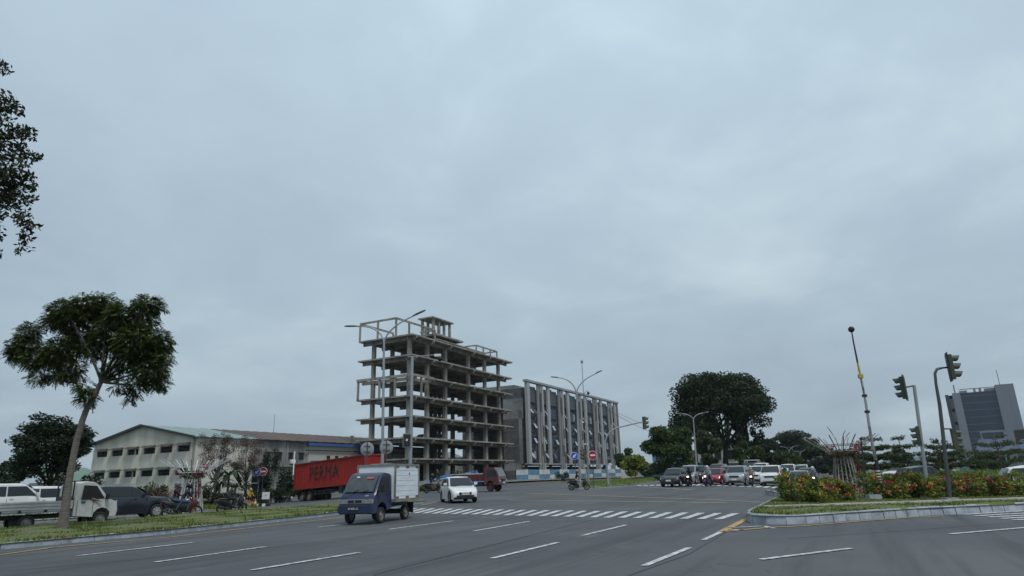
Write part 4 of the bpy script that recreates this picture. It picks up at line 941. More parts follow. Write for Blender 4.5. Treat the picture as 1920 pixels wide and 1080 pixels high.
    for sgn in (-1, 1):
        for i in range(3):
            if kind == 'sedan' and i == 0 and bx[1]-bx[0] < .25: continue
            p4 = [(bx[i]+.03, zl), (bx[i+1]-.03, zl), (min(tx[i+1]-.03, tx[3]), zh), (max(tx[i]+.03, tx[0]), zh)]
            panel([Vector((x, sgn*(max(wroof(z, x), hw(x)*.74)+.012), z)) for x, z in p4], 'side_window')
        mr = MB().box((bx[3]-.05, sgn*(hw(bx[3])+.1), zl+.1), (.12, .2, .14)).build('mirror', col if detail else BLACK, o)
        hl = MB(); ym = hw(h-.15)*.74; zh_ = lin(belt, h*.93)-.06
        rg = [[Vector((h-.30+.05, sgn*(ym+.22), zh_+.08)), Vector((h-.06, sgn*(ym-.14), zh_+.03)), Vector((h+.0, sgn*(ym-.16), zh_-.08)), Vector((h-.12, sgn*(ym+.19), zh_-.07))]]
        rg.append([v+Vector((-.16, -sgn*.02, .02)) for v in rg[0]]); MB().loft(rg).build('headlight', mat('lamp_lit', (.8, .78, .7), .3, emit=(1, .93, .8, 2.0)) if lit else LAMP_G, o)
        MB().box((-h+.05, sgn*hw(-h+.1)*.74, .88*K), (.1, .26, .22 if kind in ('sedan', 'hatch') else .42)).build('tail_light', LAMP_R, o)
    MB().box((h-.02, 0, lin(belt, h*.95)-.14), (.10, W*.44, .14)).build('grille', BLACK if chrome else col, o)
    MB().box((h+.0, 0, .34), (.09, W*.62, .17)).build('lower_intake', BLACK, o)
    pl = MB().box((h+.05, 0, .52), (.03, .46, .14)).build('number_plate', plate, o); MB().box((-h-.012, 0, .62), (.03, .46, .14)).build('number_plate', plate, o)
    if plate_text: word(plate_text, pl, (h+.068, 0, .52), .085, PLATE_B if plate is PLATE_W else PLATE_W, (R(90), 0, R(90)))
    for (x, s_) in ((xf, 1), (xf, -1), (xr, 1), (xr, -1)): wheel(o, x, s_*(W/2-.115), r, .21, rim, 7 if detail else 0)
    if roofrail:
        for s_ in (-1, 1): MB().bar((-h*.6, s_*W*.34, zr_+.05), (h*.1, s_*W*.34, zr_+.04), .04, .05).build('roof_rail', GALV, o)
    if detail:
        for s_ in (-1, 1):
            for x in (bx[1]+.22, bx[2]+.22): MB().box((x, s_*(hw(x)+.004), zl-.13), (.16, .03, .03)).build('door_handle', col, o)
            for x in (bx[1], bx[2]+.02, bx[3]+.05): MB().box((x, s_*(hw(x)*.99), .66*K), (.012, .02, .6*K)).build('door_seam', BLACK, o)
        MB().bar((a+.03, -.5, za+.03), (a-.10, .1, za+.10), .02, .02).build('wiper', BLACK, o)
    return o
def word(txt, parent, loc, size, m, rot, ext=.004, name='lettering', sx=1, bold=0, spacing=1):
    cu = bpy.data.curves.new(name, 'FONT'); cu.body = txt; cu.size = size; cu.align_x = 'CENTER'; cu.align_y = 'CENTER'; cu.extrude = ext; cu.offset = bold; cu.space_character = spacing
    t = bpy.data.objects.new(name, cu); C.objects.link(t); dg = bpy.context.evaluated_depsgraph_get(); me = bpy.data.meshes.new_from_object(t.evaluated_get(dg))
    bpy.data.objects.remove(t); me.materials.clear(); me.materials.append(m); o = link(name, me, parent); o.location = loc; o.rotation_euler = rot; o.scale = (sx, 1, 1); return o
def place(px, py, z=0): return G(px, py, z)
# ---- blue box truck in the foreground
NAVY = paint('navy', (.010, .020, .066)); BOXW = mat('box_panel_white', (.70, .75, .78), .45, .1, .05, .8, stretch=(1, 1, 5)); BOXG = mat('box_trim', (.26, .25, .23), .5, .4, .1, 4); RUSTY = mat('rust_brown', (.20, .11, .05), .8, 0, .2, 6)
def blue_truck():
    az = 253; f = d2(az); c = (G(655, 982)+G(713, 982))/2-f*1.0; c.z = gz(c.x, c.y)
    o = empty('box_truck', c, R(az), 'small navy blue truck with white cargo box crossing the junction', 'truck')
    W = 1.40; x0 = .25; xf = 1.72
    # cab side profile with raked windscreen, lofted across the width with a rounded roof edge
    prof = [(xf, .36), (xf+.03, .52), (xf+.01, .74), (xf-.06, .92), (xf-.16, 1.06), (xf-.72, 1.70), (xf-.86, 1.775), (x0+.5, 1.80), (x0+.06, 1.76), (x0, 1.66), (x0, .52)]
    arch = [(.62, .40), (.66, .56), (.80, .70), (1.0, .745), (1.2, .70), (1.34, .56), (1.38, .40)]
    prof2 = prof+[(.62, .44)]+arch[1:-1]+[(1.38, .40)]
    rg = []
    for y, k in ((-W/2, .0), (-W/2+.03, 1), (-W/2+.10, 1.0), (0, 1.0), (W/2-.10, 1.0), (W/2-.03, 1), (W/2, 0)):
        e_ = abs(y) > W/2-.02
        rg.append([Vector((x-(.03 if e_ and x > xf-.2 else 0)-(.05*(abs(y)/(W/2))**3 if x > xf-.2 else 0), y*(.90 if z > 1.7 else .95 if z > 1.6 else 1.0) if z > 1.05 else y, z-(.02 if e_ and z > 1.7 else 0))) for x, z in prof2])
    MB().loft(rg).build('cab', NAVY, o, 35)
    def wsp(t, s): return Vector((xf-.16-.56*t+.035-.03*abs(s), s*(.60-.05*t), 1.06+.64*t+.03))
    w = MB().add([wsp(.06, -1), wsp(.06, 0), wsp(.06, 1), wsp(.97, 1), wsp(.97, 0), wsp(.97, -1)], [(0, 1, 4, 5), (1, 2, 3, 4)]).build('windscreen', mat('glass_truck', (.05, .055, .055), .08, 0, .15, 2.2, spec=.6, col2=(.02, .025, .03)), o)
    MB().box(wsp(.86, -.45)+Vector((.01, 0, .008)), (.012, .12, .06), Matrix.Rotation(R(-49), 3, 'Y')).build('sticker', SWHITE, w); MB().ball((xf-.42, -.28, 1.12), (.1, .14, .05), 8, 5).build('dashboard_cloth', mat('cloth_teal', (.2, .42, .38), .8), o)
    MB().box(wsp(.8, .5)+Vector((.01, 0, .008)), (.012, .3, .1), Matrix.Rotation(R(-49), 3, 'Y')).build('sticker', mat('sticker_red', (.3, .08, .07), .5), w)
    for s in (-1, 1):
        MB().add([(x, s*(W/2-.0 if z < 1.2 else W/2*.965)+s*.006, z) for x, z in ((xf-.28, 1.08), (xf-.74, 1.62), (x0+.28, 1.64), (x0+.22, 1.08))], [(0, 1, 2, 3)]).build('side_window', BLACK, o)
        MB().box((x0+.36, s*(W/2+.006), 1.0), (.14, .03, .035)).build('door_handle', BLACK, o)
        for x in (x0+.12, xf-.42): MB().box((x, s*(W/2+.001), .82), (.012, .012, .55)).build('door_seam', BLACK, o)
        MB().box((xf-.42, s*(W/2+.17), 1.22), (.08, .15, .24)).build('mirror', BLACK, o); MB().bar((xf-.42, s*W/2, 1.14), (xf-.42, s*(W/2+.16), 1.18), .02, .02).build('mirror_arm', BLACK, o)
        hl = MB().box((xf-.02, s*.50, .80), (.10, .34, .155)).build('headlight', mat('old_headlamp', (.26, .27, .27), .15, .1, .2, 12), o); MB().box((xf-.05, s*.655, .80), (.09, .07, .145)).build('indicator', mat('amber_lens', (.45, .3, .15), .3), o)
    gr = MB().box((xf+.0, 0, .80), (.07, .64, .15)).build('grille_frame', GALV, o); MB().box((xf+.03, 0, .80), (.05, .56, .10)).build('grille', BLACK, gr)
    MB().add([(xf+.062, .0, .84), (xf+.062, -.035, .80), (xf+.062, 0, .76), (xf+.062, .035, .80)], [(0, 1, 2, 3)]).build('badge', GALV, gr)
    MB().box((xf-.01, 0, .52), (.16, W-.04, .24)).build('bumper', NAVY, o)
    pl = MB().box((xf+.085, -.02, .55), (.02, .42, .14)).build('number_plate', PLATE_B, o); word('BP 8503 ZC', pl, (xf+.098, -.02, .55), .085, SWHITE, (R(90), 0, R(90)))
    word('CARRY', o, (xf-.085, .42, .985), .05, SWHITE, (R(62), 0, R(90)))
    for s in (-1, 1): MB().bar((xf-.1, s*.2-.15, 1.07), (xf-.2, s*.2+.22, 1.2), .015, .02).build('wiper', BLACK, o)
    # cargo box with trim frame and sheets
    bx0, bx1, bw, bz0, bz1 = -1.86, .20, 1.62, .74, 2.08
    MB().box(((bx0+bx1)/2, 0, (bz0+bz1)/2), (bx1-bx0, bw, bz1-bz0)).build('cargo_box', BOXW, o)
    for x in (bx0, bx1):
        for y in (-bw/2, bw/2): MB().box((x, y, (bz0+bz1)/2), (.06, .06, bz1-bz0+.04)).build('corner_trim', BOXG, o)
    for z in (bz0+.02, bz1):
        for y in (-bw/2, bw/2): MB().bar((bx0, y, z), (bx1, y, z), .065, .07 if z > 1 else .12).build('edge_trim', BOXG, o)
        for x in (bx0, bx1): MB().bar((x, -bw/2, z), (x, bw/2, z), .065, .07 if z > 1 else .12).build('edge_trim', BOXG, o)
    for s in (-1, 1):
        for i in range(1, 7): MB().box(((bx0+bx1)/2, s*(bw/2+.004), bz0+i*(bz1-bz0)/7), (bx1-bx0-.1, .010, .008)).build('panel_rib', BOXW, o)
        for x, z in ((bx0+.12, bz1-.07), ((bx0+bx1)/2, bz1-.07), (bx1-.14, bz1-.07), (bx1-.16, bz0+.12), ((bx0+bx1)/2, bz0+.12), (bx0+.14, bz0+.12)): MB().box((x, s*(bw/2+.012), z), (.24, .02, .08)).build('rust_patch', RUSTY, o)
        MB().box((-1.0, s*(bw/2+.01), bz1-.34), (.06, .012, .09)).build('sticker', SRED, o)
    for i in range(5): MB().box((bx0+.3+i*.4, random.uniform(-.5, .5), bz1+.05), (.3, .4, .05), random.uniform(0, 1)).build('roof_debris', CONC, o)
    MB().box((-.75, 0, .60), (2.5, .55, .14)).build('chassis', BLACK, o); MB().box((-.85, 0, .34), (.2, 1.1, .18)).build('rear_axle', BLACK, o)
    MB().box((-.2, -.42, .48), (.6, .3, .26)).build('fuel_tank', BLACK, o)
    for s in (-1, 1): MB().box((-1.0-.55, s*.6, .45), (.02, .28, .4)).build('mud_flap', BLACK, o)
    for x in (1.0, -1.0):
        for s in (-1, 1): wheel(o, x, s*.62, .285, .17, STEELRIM, 0)
    return o
blue_truck()
# ---- white pickup behind the left median
WHT = paint('white', (.62, .63, .63)); SILV = mat('paint_silver', (.33, .35, .37), .35, .45, .05, 2, coat=.3); GREY = mat('paint_grey', (.115, .125, .14), .35, .4, .05, 2, coat=.3); DBLUE = mat('paint_dark_slate', (.020, .024, .034), .3, .3, .05, 2, coat=.5); CBLACK = mat('paint_black', (.010, .011, .013), .3, .1, .05, 2, coat=.5); CRED = paint('red', (.26, .010, .012)); MAROON = paint('maroon', (.085, .010, .012))
WORN = mat('worn_white', (.50, .50, .48), .55, 0, .1, 1.2, col2=(.33, .33, .32))
def pickup():
    az = 54; a, b = G(60, 991), G(193, 980); f = d2(az); c = (a+b)/2; c.z = 0
    c = Vector((-19.45, 28.7, 0))
    o = empty('pickup_truck', c, R(az), 'dirty white flatbed pickup with driver arm out behind leaning tree', 'pickup')
    W = 1.62; x0 = .42; xf = 2.15
    prof = [(xf-.02, .40), (xf+.03, .62), (xf-.02, .86), (xf-.22, 1.06), (xf-.42, 1.14), (xf-.86, 1.72), (xf-1.02, 1.82), (x0+.4, 1.86), (x0+.06, 1.80), (x0, 1.68), (x0, .48), (xf-.98, .40), (xf-.94, .58), (xf-.80, .72), (xf-.62, .77), (xf-.44, .72), (xf-.30, .58), (xf-.26, .40)]
    rg = []
    for y in (-W/2, -W/2+.05, 0, W/2-.05, W/2):
        e_ = abs(y) > W/2-.02
        rg.append([Vector((x-(.05 if e_ and x > xf-.3 else 0), y*(.92 if z > 1.7 else 1), z-(.03 if e_ and z > 1.7 else 0))) for x, z in prof])
    MB().loft(rg).build('cab', WORN, o, 35)
    for s in (-1, 1):
        MB().add([(x, s*(W/2*(.965 if z > 1.5 else 1)+.008), z) for x, z in ((xf-.56, 1.13), (xf-.93, 1.66), (x0+.30, 1.70), (x0+.24, 1.12))], [(0, 1, 2, 3)]).build('side_window', GL if s > 0 else VENT, o)
        MB().box((x0+.34, s*(W/2+.012), 1.02), (.15, .03, .05)).build('door_handle', BLACK, o); MB().box((xf-.52, s*(W/2+.14), 1.2), (.10, .16, .22)).build('mirror', BLACK, o)
        MB().box((xf-.12, s*.62, .92), (.2, .26, .22)).build('headlight', LAMP_G, o)
        for x in (x0+.12, xf-1.0): MB().box((x, s*(W/2+.003), .8), (.012, .012, .6)).build('door_seam', BLACK, o)
    MB().add([(xf-.40, -.62, 1.17), (xf-.40, .62, 1.17), (xf-.84, .56, 1.72), (xf-.84, -.56, 1.72)], [(0, 1, 2, 3)]).build('windscreen', GL, o)
    MB().box((xf, 0, .52), (.1, W-.1, .2)).build('bumper', BLACK, o)
    # flatbed with drop sides, headboard frame
    MB().box((-.92, 0, .70), (2.55, 1.66, .07)).build('bed_floor', GALV, o)
    for s in (-1, 1):
        sd_ = MB().box((-.92, s*.83, .92), (2.55, .04, .36)).build('drop_side', WORN, o)
        for z in (.80, .92, 1.04): MB().box((-.92, s*.858, z), (2.5, .015, .02)).build('side_rib', GALV, sd_)
        for x in (-2.15, -1.5, -.6, .3): MB().box((x, s*.87, .74), (.1, .03, .1)).build('latch', DARKM, sd_)
    MB().box((-2.2, 0, .92), (.04, 1.66, .36)).build('tailgate', mat('rusty_tailgate', (.12, .10, .09), .8, 0, .2, 3), o)
    hb = MB()
    for y in (-.8, -.27, .27, .8): hb.bar((.33, y, .7), (.33, y, 1.88), .05, .05)
    for z in (1.2, 1.86): hb.bar((.33, -.82, z), (.33, .82, z), .05, .05)
    hb.build('headboard', DARKM, o); MB().box((.34, 0, 1.02), (.03, 1.6, .5)).build('headboard_panel', DARKM, o)
    for s in (-1, 1): MB().box((-2.24, s*.55, .62), (.06, .22, .12)).build('tail_light', LAMP_R, o)
    MB().box((-.6, 0, .52), (3.0, .6, .16)).build('chassis', BLACK, o)
    for x in (-1.18, 1.53):
        for s in (-1, 1): wheel(o, x, s*.70, .30, .18, STEELRIM, 0)
    return o
PK = pickup()
SUVD = car('dark_suv', 'dark slate SUV with alloy wheels ahead of the white pickup', on(226, 36), 50, 'suv', DBLUE, 4.55, 1.82, 1.68, rim=RIM, roofrail=True)
car('white_van', 'white van at the far left edge behind the pickup bed', on(-8, 36), 52, 'van', WHT, 4.5, 1.75, 1.95, cat='van')
car('silver_suv', 'silver SUV half hidden between van and white pickup', on(96, 38), 50, 'suv', WHT, 4.5, 1.8, 1.78)
car('distant_hatchback', 'pale hatchback beyond the left traffic island', on(417, 66), 205, 'hatch', SILV, 3.9, 1.68, 1.5, detail=False)
# ---- white hatchback in the junction
car('white_hatchback', 'small white hatchback driving toward the camera mid junction', on(859, 41.5), 288, 'hatch', WHT, 3.78, 1.67, 1.52, plate_text='BP 1087 OU', rim=STEELRIM)
# ---- red dump truck
def red_truck():
    c = on(899, 62); o = empty('dump_truck', c, R(-24), 'maroon light truck with dropside bed turning by the hoarding', 'truck')
    W = 1.75
    prof = [(2.35, .55), (2.38, .95), (2.30, 1.22), (2.02, 1.92), (1.88, 2.05), (1.0, 2.08), (.92, 2.0), (.92, .6), (1.15, .55), (1.2, .75), (1.4, .92), (1.62, .92), (1.84, .75), (1.9, .55)]
    rg = [[Vector((x, y*(.94 if z > 1.9 else 1), z)) for x, z in prof] for y in (-W/2, -W/2+.06, W/2-.06, W/2)]
    MB().loft(rg).build('cab', MAROON, o, 35)
    MB().add([(2.33, -.75, 1.26), (2.33, .75, 1.26), (2.08, .7, 1.86), (2.08, -.7, 1.86)], [(0, 1, 2, 3)]).build('windscreen', mat('glass_pale', (.12, .15, .15), .1, 0, .1, 3, spec=.6), o)
    for s in (-1, 1):
        MB().add([(x, s*(W/2+.01), z) for x, z in ((2.16, 1.26), (1.98, 1.82), (1.2, 1.84), (1.18, 1.26))], [(0, 1, 2, 3)]).build('side_window', GL, o)
        MB().box((2.36, s*.64, .88), (.1, .3, .2)).build('headlight', LAMP_G, o); MB().box((2.15, s*(W/2+.16), 1.5), (.06, .14, .34)).build('mirror', BLACK, o)
    MB().box((2.38, 0, .72), (.12, W-.05, .24)).build('bumper', GREY, o); MB().box((2.4, 0, .98), (.06, .8, .12)).build('grille', BLACK, o); MB().box((2.45, .1, .74), (.02, .42, .14)).build('number_plate', PLATE_W, o)
    MB().box((-.75, 0, .72), (3.5, .7, .2)).build('chassis', BLACK, o)
    b = MB().box((-.75, 0, 1.0), (3.2, 1.8, .14)).build('bed_floor', MAROON, o)
    for s in (-1, 1):
        MB().box((-.75, s*.9, 1.28), (3.2, .05, .5)).build('bed_side', MAROON, o); MB().bar((-2.35, s*.9, 1.55), (.85, s*.9, 1.55), .07, .08).build('top_rail', WORN, o)
        for x in (-2.2, -1.4, -.6, .2): MB().box((x, s*.94, 1.25), (.06, .04, .5)).build('stake', MAROON, o)
    MB().box((.88, 0, 1.5), (.05, 1.8, .95)).build('headboard', MAROON, o); MB().box((-2.35, 0, 1.28), (.05, 1.8, .5)).build('tailgate', MAROON, o)
    for x, s in ((1.5, 1), (1.5, -1), (-1.3, 1), (-1.3, -1)): wheel(o, x, s*.74, .37, .26, mat('maroon_rim', (.10, .03, .03), .7), 0)
    for s in (-1, 1): MB().box((.35, s*.6, .6), (.7, .3, .3)).build('side_tank', BLACK, o)
red_truck()
# ---- container on a trailer
CONT = mat('container_red', (.29, .021, .015), .65, 0, .08, .7, col2=(.19, .017, .014), spec=.25); CONT_F = mat('container_frame', (.22, .02, .016), .55, .1, .08, 1)
def container():
    pl_, pr_ = P(553, 895, 71.0), P(684, 878.5, 63.3); d = pr_-pl_; yaw = math.atan2(d.y, d.x); pit = -math.asin(d.z/d.length); L = d.length
    o = empty('container_trailer', pl_, yaw, 'red corrugated shipping container on a trailer behind the blue truck', 'trailer'); o.rotation_euler = (0, pit, yaw)
    h, w = 2.62, 2.44; z0, z1 = -h/2, h/2     # local: x along the side, y>0 away from camera
    for y, nm in ((0.0, 'side_wall'), (w, 'side_wall')):
        n = int(L/.28); vs = []; 
        for i in range(n):
            a = .12+(L-.24)*i/n; st = (L-.24)/n
            for k, dy in ((0, 0), (.3, 0), (.5, .05), (.8, .05)): vs += [(a+st*k, y+(dy if y == 0 else -dy), z0+.12), (a+st*k, y+(dy if y == 0 else -dy), z1-.1)]
        MB().add(vs, [(2*i, 2*i+2, 2*i+3, 2*i+1) for i in range(len(vs)//2-1)]).build(nm, CONT, o)
    for x in (0, L):
        vs = []; n = 9
        for i in range(n):
            a = .12+(w-.24)*i/n; st = (w-.24)/n
            for k, dx in ((0, 0), (.3, 0), (.5, .05), (.8, .05)): vs += [(x+(-dx if x else dx), a+st*k, z0+.12), (x+(-dx if x else dx), a+st*k, z1-.1)]
        MB().add(vs, [(2*i, 2*i+2, 2*i+3, 2*i+1) for i in range(len(vs)//2-1)]).build('end_wall', CONT, o)
        for y in (0, w): MB().box((x, y, 0), (.16, .16, h)).build('corner_post', CONT_F, o)
    for y in (0, w):
        for z in (z0+.07, z1-.05): MB().bar((0, y, z), (L, y, z), .12, .14 if z < 0 else .1).build('rail', CONT_F, o)
    for x in (0, L):
        for z in (z0+.07, z1-.05): MB().bar((x, 0, z), (x, w, z), .1, .13).build('rail', CONT_F, o)
    MB().box((L/2, w/2, z1-.06), (L-.1, w-.1, .05)).build('container_roof', CONT, o)
    INK = mat('lettering_black', (.012, .012, .014), .6)
    word('PERMA', o, (L*.44, -.012, .1), 1.85, INK, (R(90), 0, 0), .012, sx=.86, bold=0, spacing=1.08)
    # trailer
    for y in (.75, w-.75): MB().bar((.2, y, z0-.22), (L, y, z0-.22), .16, .32).build('chassis_beam', BLACK, o)
    for i in range(5): MB().box((.6+i*(L-1.2)/4, w/2, z0-.14), (.12, w-.1, .14)).build('crossmember', BLACK, o)
    MB().bar((3.4, .1, z0-.55), (7.0, .1, z0-.55), .05, .1).build('side_guard', DARKM, o); MB().bar((3.4, .1, z0-.3), (7.0, .1, z0-.3), .05, .1).build('side_guard', DARKM, o)
    for x in (1.35, 2.65):
        for y in (.22, w-.22):
            wl = wheel(o, x, -1, .5, .42, mat('dusty_rim', (.22, .19, .15), .8), 0); wl.location = (x, y, z0-.75); wl.rotation_euler = (R(90) if y < 1 else R(-90), 0, 0)
    for y in (.3, w-.3): MB().box((.6, y, z0-.7), (.03, .5, .5)).build('mud_flap', BLACK, o)
    wz_ = Vector(pl_)
    # tractor unit mostly hidden beyond the blue truck
    t = empty('tractor_unit', Vector((pr_.x, pr_.y, 0))+Vector(d).normalized()*.2+Vector((-math.sin(yaw), math.cos(yaw), 0))*1.2, yaw, 'dark truck tractor hidden behind the cargo box, pulling the container', 'truck')
    t.location.z = gz(t.location.x, t.location.y)
    prof = [(3.6, .5), (3.62, 1.5), (3.45, 2.4), (3.2, 2.55), (1.9, 2.55), (1.8, .9), (2.1, .5), (2.2, .9), (2.6, 1.1), (3.0, .9), (3.1, .5)]
    MB().loft([[Vector((x, y, z)) for x, z in prof] for y in (-1.15, -1.05, 1.05, 1.15)]).build('cab', CBLACK, t, 35)
    MB().add([(3.58, -.95, 1.55), (3.58, .95, 1.55), (3.45, .9, 2.3), (3.45, -.9, 2.3)], [(0, 1, 2, 3)]).build('windscreen', GL, t)
    MB().box((.6, 0, .8), (4.4, .8, .25)).build('chassis', BLACK, t)
    for x in (2.6, -.4):
        for s in (-1, 1): wheel(t, x, s*.95, .5, .35, MATS['dusty_rim'], 0)
    return o
container()
# ---- the queue waiting at the lights
Q = 'cars waiting at the lights'
def q(name, label, px, Y, az, kind, col, L, W, Hh, **k): return car(name, label, on(px, Y), az, kind, col, L, W, Hh, Q, detail=k.pop('detail', False), **k)
q('crossover', 'dark grey crossover leading the queue beside the far grass', 1268, 60, 240, 'hatch', CBLACK, 4.1, 1.72, 1.6)
q('minivan', 'silver minivan behind the dark crossover in the queue', 1296, 67.5, 243, 'mpv', SILV, 4.4, 1.72, 1.78)
q('black_suv', 'black SUV waiting behind the red sedan, left of it', 1314, 69, 243, 'suv', CBLACK, 4.4, 1.75, 1.7)
q('red_sedan', 'bright red car with a lit headlight in the queue front', 1344, 62.5, 240, 'hatch', CRED, 4.0, 1.7, 1.48, lit=True)
q('dark_van', 'dark van roof showing behind the red car', 1350, 77, 243, 'van', GREY, 4.6, 1.75, 1.85, cat='van')
q('dark_sedan', 'dark grey car between red car and silver crossover', 1367, 69.5, 243, 'mpv', GREY, 4.3, 1.72, 1.65)
q('silver_crossover', 'silver crossover with dark grille in front row of queue', 1386, 60.5, 243, 'suv', SILV, 4.5, 1.76, 1.68)
q('white_suv', 'white SUV in second row behind the beige rider', 1421, 69, 244, 'suv', WHT, 4.5, 1.78, 1.72)
q('tall_white_van', 'tall white minibus behind the white front row SUV', 1432, 78, 244, 'van', WHT, 4.7, 1.8, 2.05, cat='van')
q('large_white_suv', 'large white SUV with black grille in front row of queue', 1450, 61, 244, 'suv', WHT, 4.7, 1.86, 1.78)
q('small_white_car', 'white car partly hidden right of the large white SUV', 1468, 70, 244, 'hatch', WHT, 4.2, 1.72, 1.6)
q('white_minibus', 'white minibus in the back row behind green rider', 1482, 77, 244, 'van', WHT, 4.8, 1.8, 2.0, cat='van')
q('silver_saloon', 'silver saloon at right end of the front row of queue', 1503, 58, 244, 'sedan', SILV, 4.6, 1.8, 1.5)
q('grey_hatchback', 'grey hatchback behind the silver saloon near the flower hedge', 1518, 66, 244, 'hatch', GREY, 4.2, 1.74, 1.65)
q('rear_white_van', 'white van farthest back on the right of the queue', 1507, 84, 244, 'van', WHT, 4.8, 1.8, 2.0, cat='van')
c = on(1413, 96); o = empty('caged_truck', c, R(244), 'truck with a pale cage frame above the rear of the queue', 'truck', Q)
MB().box((1.6, 0, 1.35), (1.5, 1.75, 1.6), taper=.92).build('cab', GREY, o); MB().box((-.9, 0, .9), (3.4, 1.8, .25)).build('bed', GREY, o)
for x in (-2.5, -.9, .7):
    for y in (-.85, .85): MB().box((x, y, 1.75), (.08, .08, 1.6)).build('cage_post', WORN, o)
for y in (-.85, .85): MB().bar((-2.5, y, 2.5), (.7, y, 2.5), .08, .1).build('cage_rail', WORN, o)
for x in (-2.5, .7): MB().bar((x, -.85, 2.5), (x, .85, 2.5), .08, .1).build('cage_rail', WORN, o)
for x in (1.6, -1.6):
    for s in (-1, 1): wheel(o, x, s*.75, .38, .25, STEELRIM, 0)
# ---- cars on the right behind the hedge
car('hidden_dark_car', 'dark car passing behind the flower hedge near the signal pole', on(1738, 52), 12, 'hatch', CBLACK, 4.2, 1.74, 1.62)
car('far_white_car', 'white car roof beyond the dark car on the right', on(1697, 70), 200, 'suv', WHT, 4.3, 1.75, 1.75, detail=False)
car('edge_white_suv', 'white SUV with dark rear spoiler cut off by the right edge', on(1978, 34.5), -22, 'suv', WHT, 4.2, 1.78, 1.58)
car('tiny_white_car', 'tiny white car far beyond the rough grass on the right', on(1769, 120), 190, 'hatch', WHT, 4.0, 1.7, 1.5, detail=False)
# ================================================================ PEOPLE AND MOTORBIKES
def cloth(name, c): return mat('cloth_'+name, c, .85, 0, .12, 6, .2, 30)
JEANS = cloth('jeans', (.045, .075, .14)); BLK = cloth('black', (.012, .012, .014)); NVY = cloth('navy', (.016, .022, .045)); KHK = cloth('khaki', (.16, .13, .09)); PNK = cloth('pink', (.45, .22, .20)); GRY = cloth('grey', (.16, .17, .18)); LGR = cloth('light_grey', (.33, .34, .36)); GRN = cloth('green', (.02, .16, .06)); BEI = cloth('beige', (.30, .24, .18)); ORG = cloth('orange', (.45, .16, .02)); HIV = cloth('hivis', (.42, .26, .02)); SHOE = cloth('shoe', (.02, .02, .02)); WSH = cloth('white_shoe', (.4, .4, .4))
HAIR = mat('hair', (.01, .008, .007), .6)
def body(parent, J, mats, name='body'):
    """one continuous skinned figure; J: joints; mats: dict part -> material (top, legs, skin, shoe)"""
    V = []; E_ = []; Rd = []; tagE = []
    def add(p, r): V.append(Vector(p)); Rd.append(r); return len(V)-1
    def lk(a, b, t): E_.append((a, b)); tagE.append(t)
    pel = add(J['pelvis'], .135); wst = add(Vector(J['pelvis']).lerp(Vector(J['chest']), .5), .13); ch = add(J['chest'], .15); nk = add(J['neck'], .062); hd0 = add(Vector(J['neck']).lerp(Vector(J['head']), .5), .065)
    hd = add(J['head'], .095); tp = add(Vector(J['head'])+(Vector(J['head'])-Vector(J['neck'])).normalized()*.09, .07)
    lk(pel, wst, 'top'); lk(wst, ch, 'top'); lk(ch, nk, 'top'); lk(nk, hd0, 'skin'); lk(hd0, hd, 'skin'); lk(hd, tp, 'skin')
    for s in 'LR':
        sh = add(J['sh'+s], .07); el = add(J['el'+s], .05); wr = add(J['wr'+s], .035)
        lk(ch, sh, 'top'); lk(sh, el, 'top'); lk(el, wr, mats.get('fore', 'top'))
        dirh = (Vector(J['wr'+s])-Vector(J['el'+s])).normalized(); pm = add(Vector(J['wr'+s])+dirh*.07, .034); lk(wr, pm, 'skin')
        side = dirh.cross(Vector((0, 0, 1)))
        side = side.normalized() if side.length > .1 else Vector((0, 1, 0))
        for k in range(4):
            f1 = add(Vector(J['wr'+s])+dirh*.11+side*(k-1.5)*.02, .010); f2 = add(Vector(J['wr'+s])+dirh*(.15+.008*(k in (1, 2)))+side*(k-1.5)*.021+Vector((0, 0, -.025)), .009); lk(pm, f1, 'skin'); lk(f1, f2, 'skin')
        th = add(Vector(J['wr'+s])+dirh*.08+side*.05, .011); lk(pm, th, 'skin')
        hp = add(J['hip'+s], .105); kn = add(J['kn'+s], .065); an = add(J['an'+s], .045); toe = add(J['toe'+s], .036)
        lk(pel, hp, 'legs'); lk(hp, kn, 'legs'); lk(kn, an, mats.get('shin', 'legs')); lk(an, toe, 'shoe')
    me = bpy.data.meshes.new(name); me.from_pydata([tuple(v) for v in V], E_, []); o = link(name, me)
    md = o.modifiers.new('skin', 'SKIN'); sv = me.skin_vertices[0].data
    for i, r in enumerate(Rd): sv[i].radius = (r, r)
    sv[0].use_root = True; md.branch_smoothing = .6; md.use_smooth_shade = True
    sb = o.modifiers.new('sub', 'SUBSURF'); sb.levels = 1; sb.render_levels = 1
    dg = bpy.context.evaluated_depsgraph_get(); m2 = bpy.data.meshes.new_from_object(o.evaluated_get(dg)); bpy.data.objects.remove(o)
    order = ['top', 'legs', 'skin', 'shoe']; m2.materials.clear()
    for k in order: m2.materials.append(mats.get(k, SKIN if k == 'skin' else SHOE))
    mi = []
    for p in m2.polygons:
        c = p.center; best = 9; bt = 'top'
        for (a, b), t in zip(E_, tagE):
            A, B = V[a], V[b]; d = B-A; u = max(0, min(1, (c-A).dot(d)/max(d.length_squared, 1e-9))); q = (A+d*u-c).length-(Rd[a]*(1-u)+Rd[b]*u)
            if q < best: best = q; bt = t
        mi.append(order.index(bt))
    m2.polygons.foreach_set('material_index', mi); m2.polygons.foreach_set('use_smooth', [True]*len(mi)); m2.name = name
    return link(name, m2, parent)
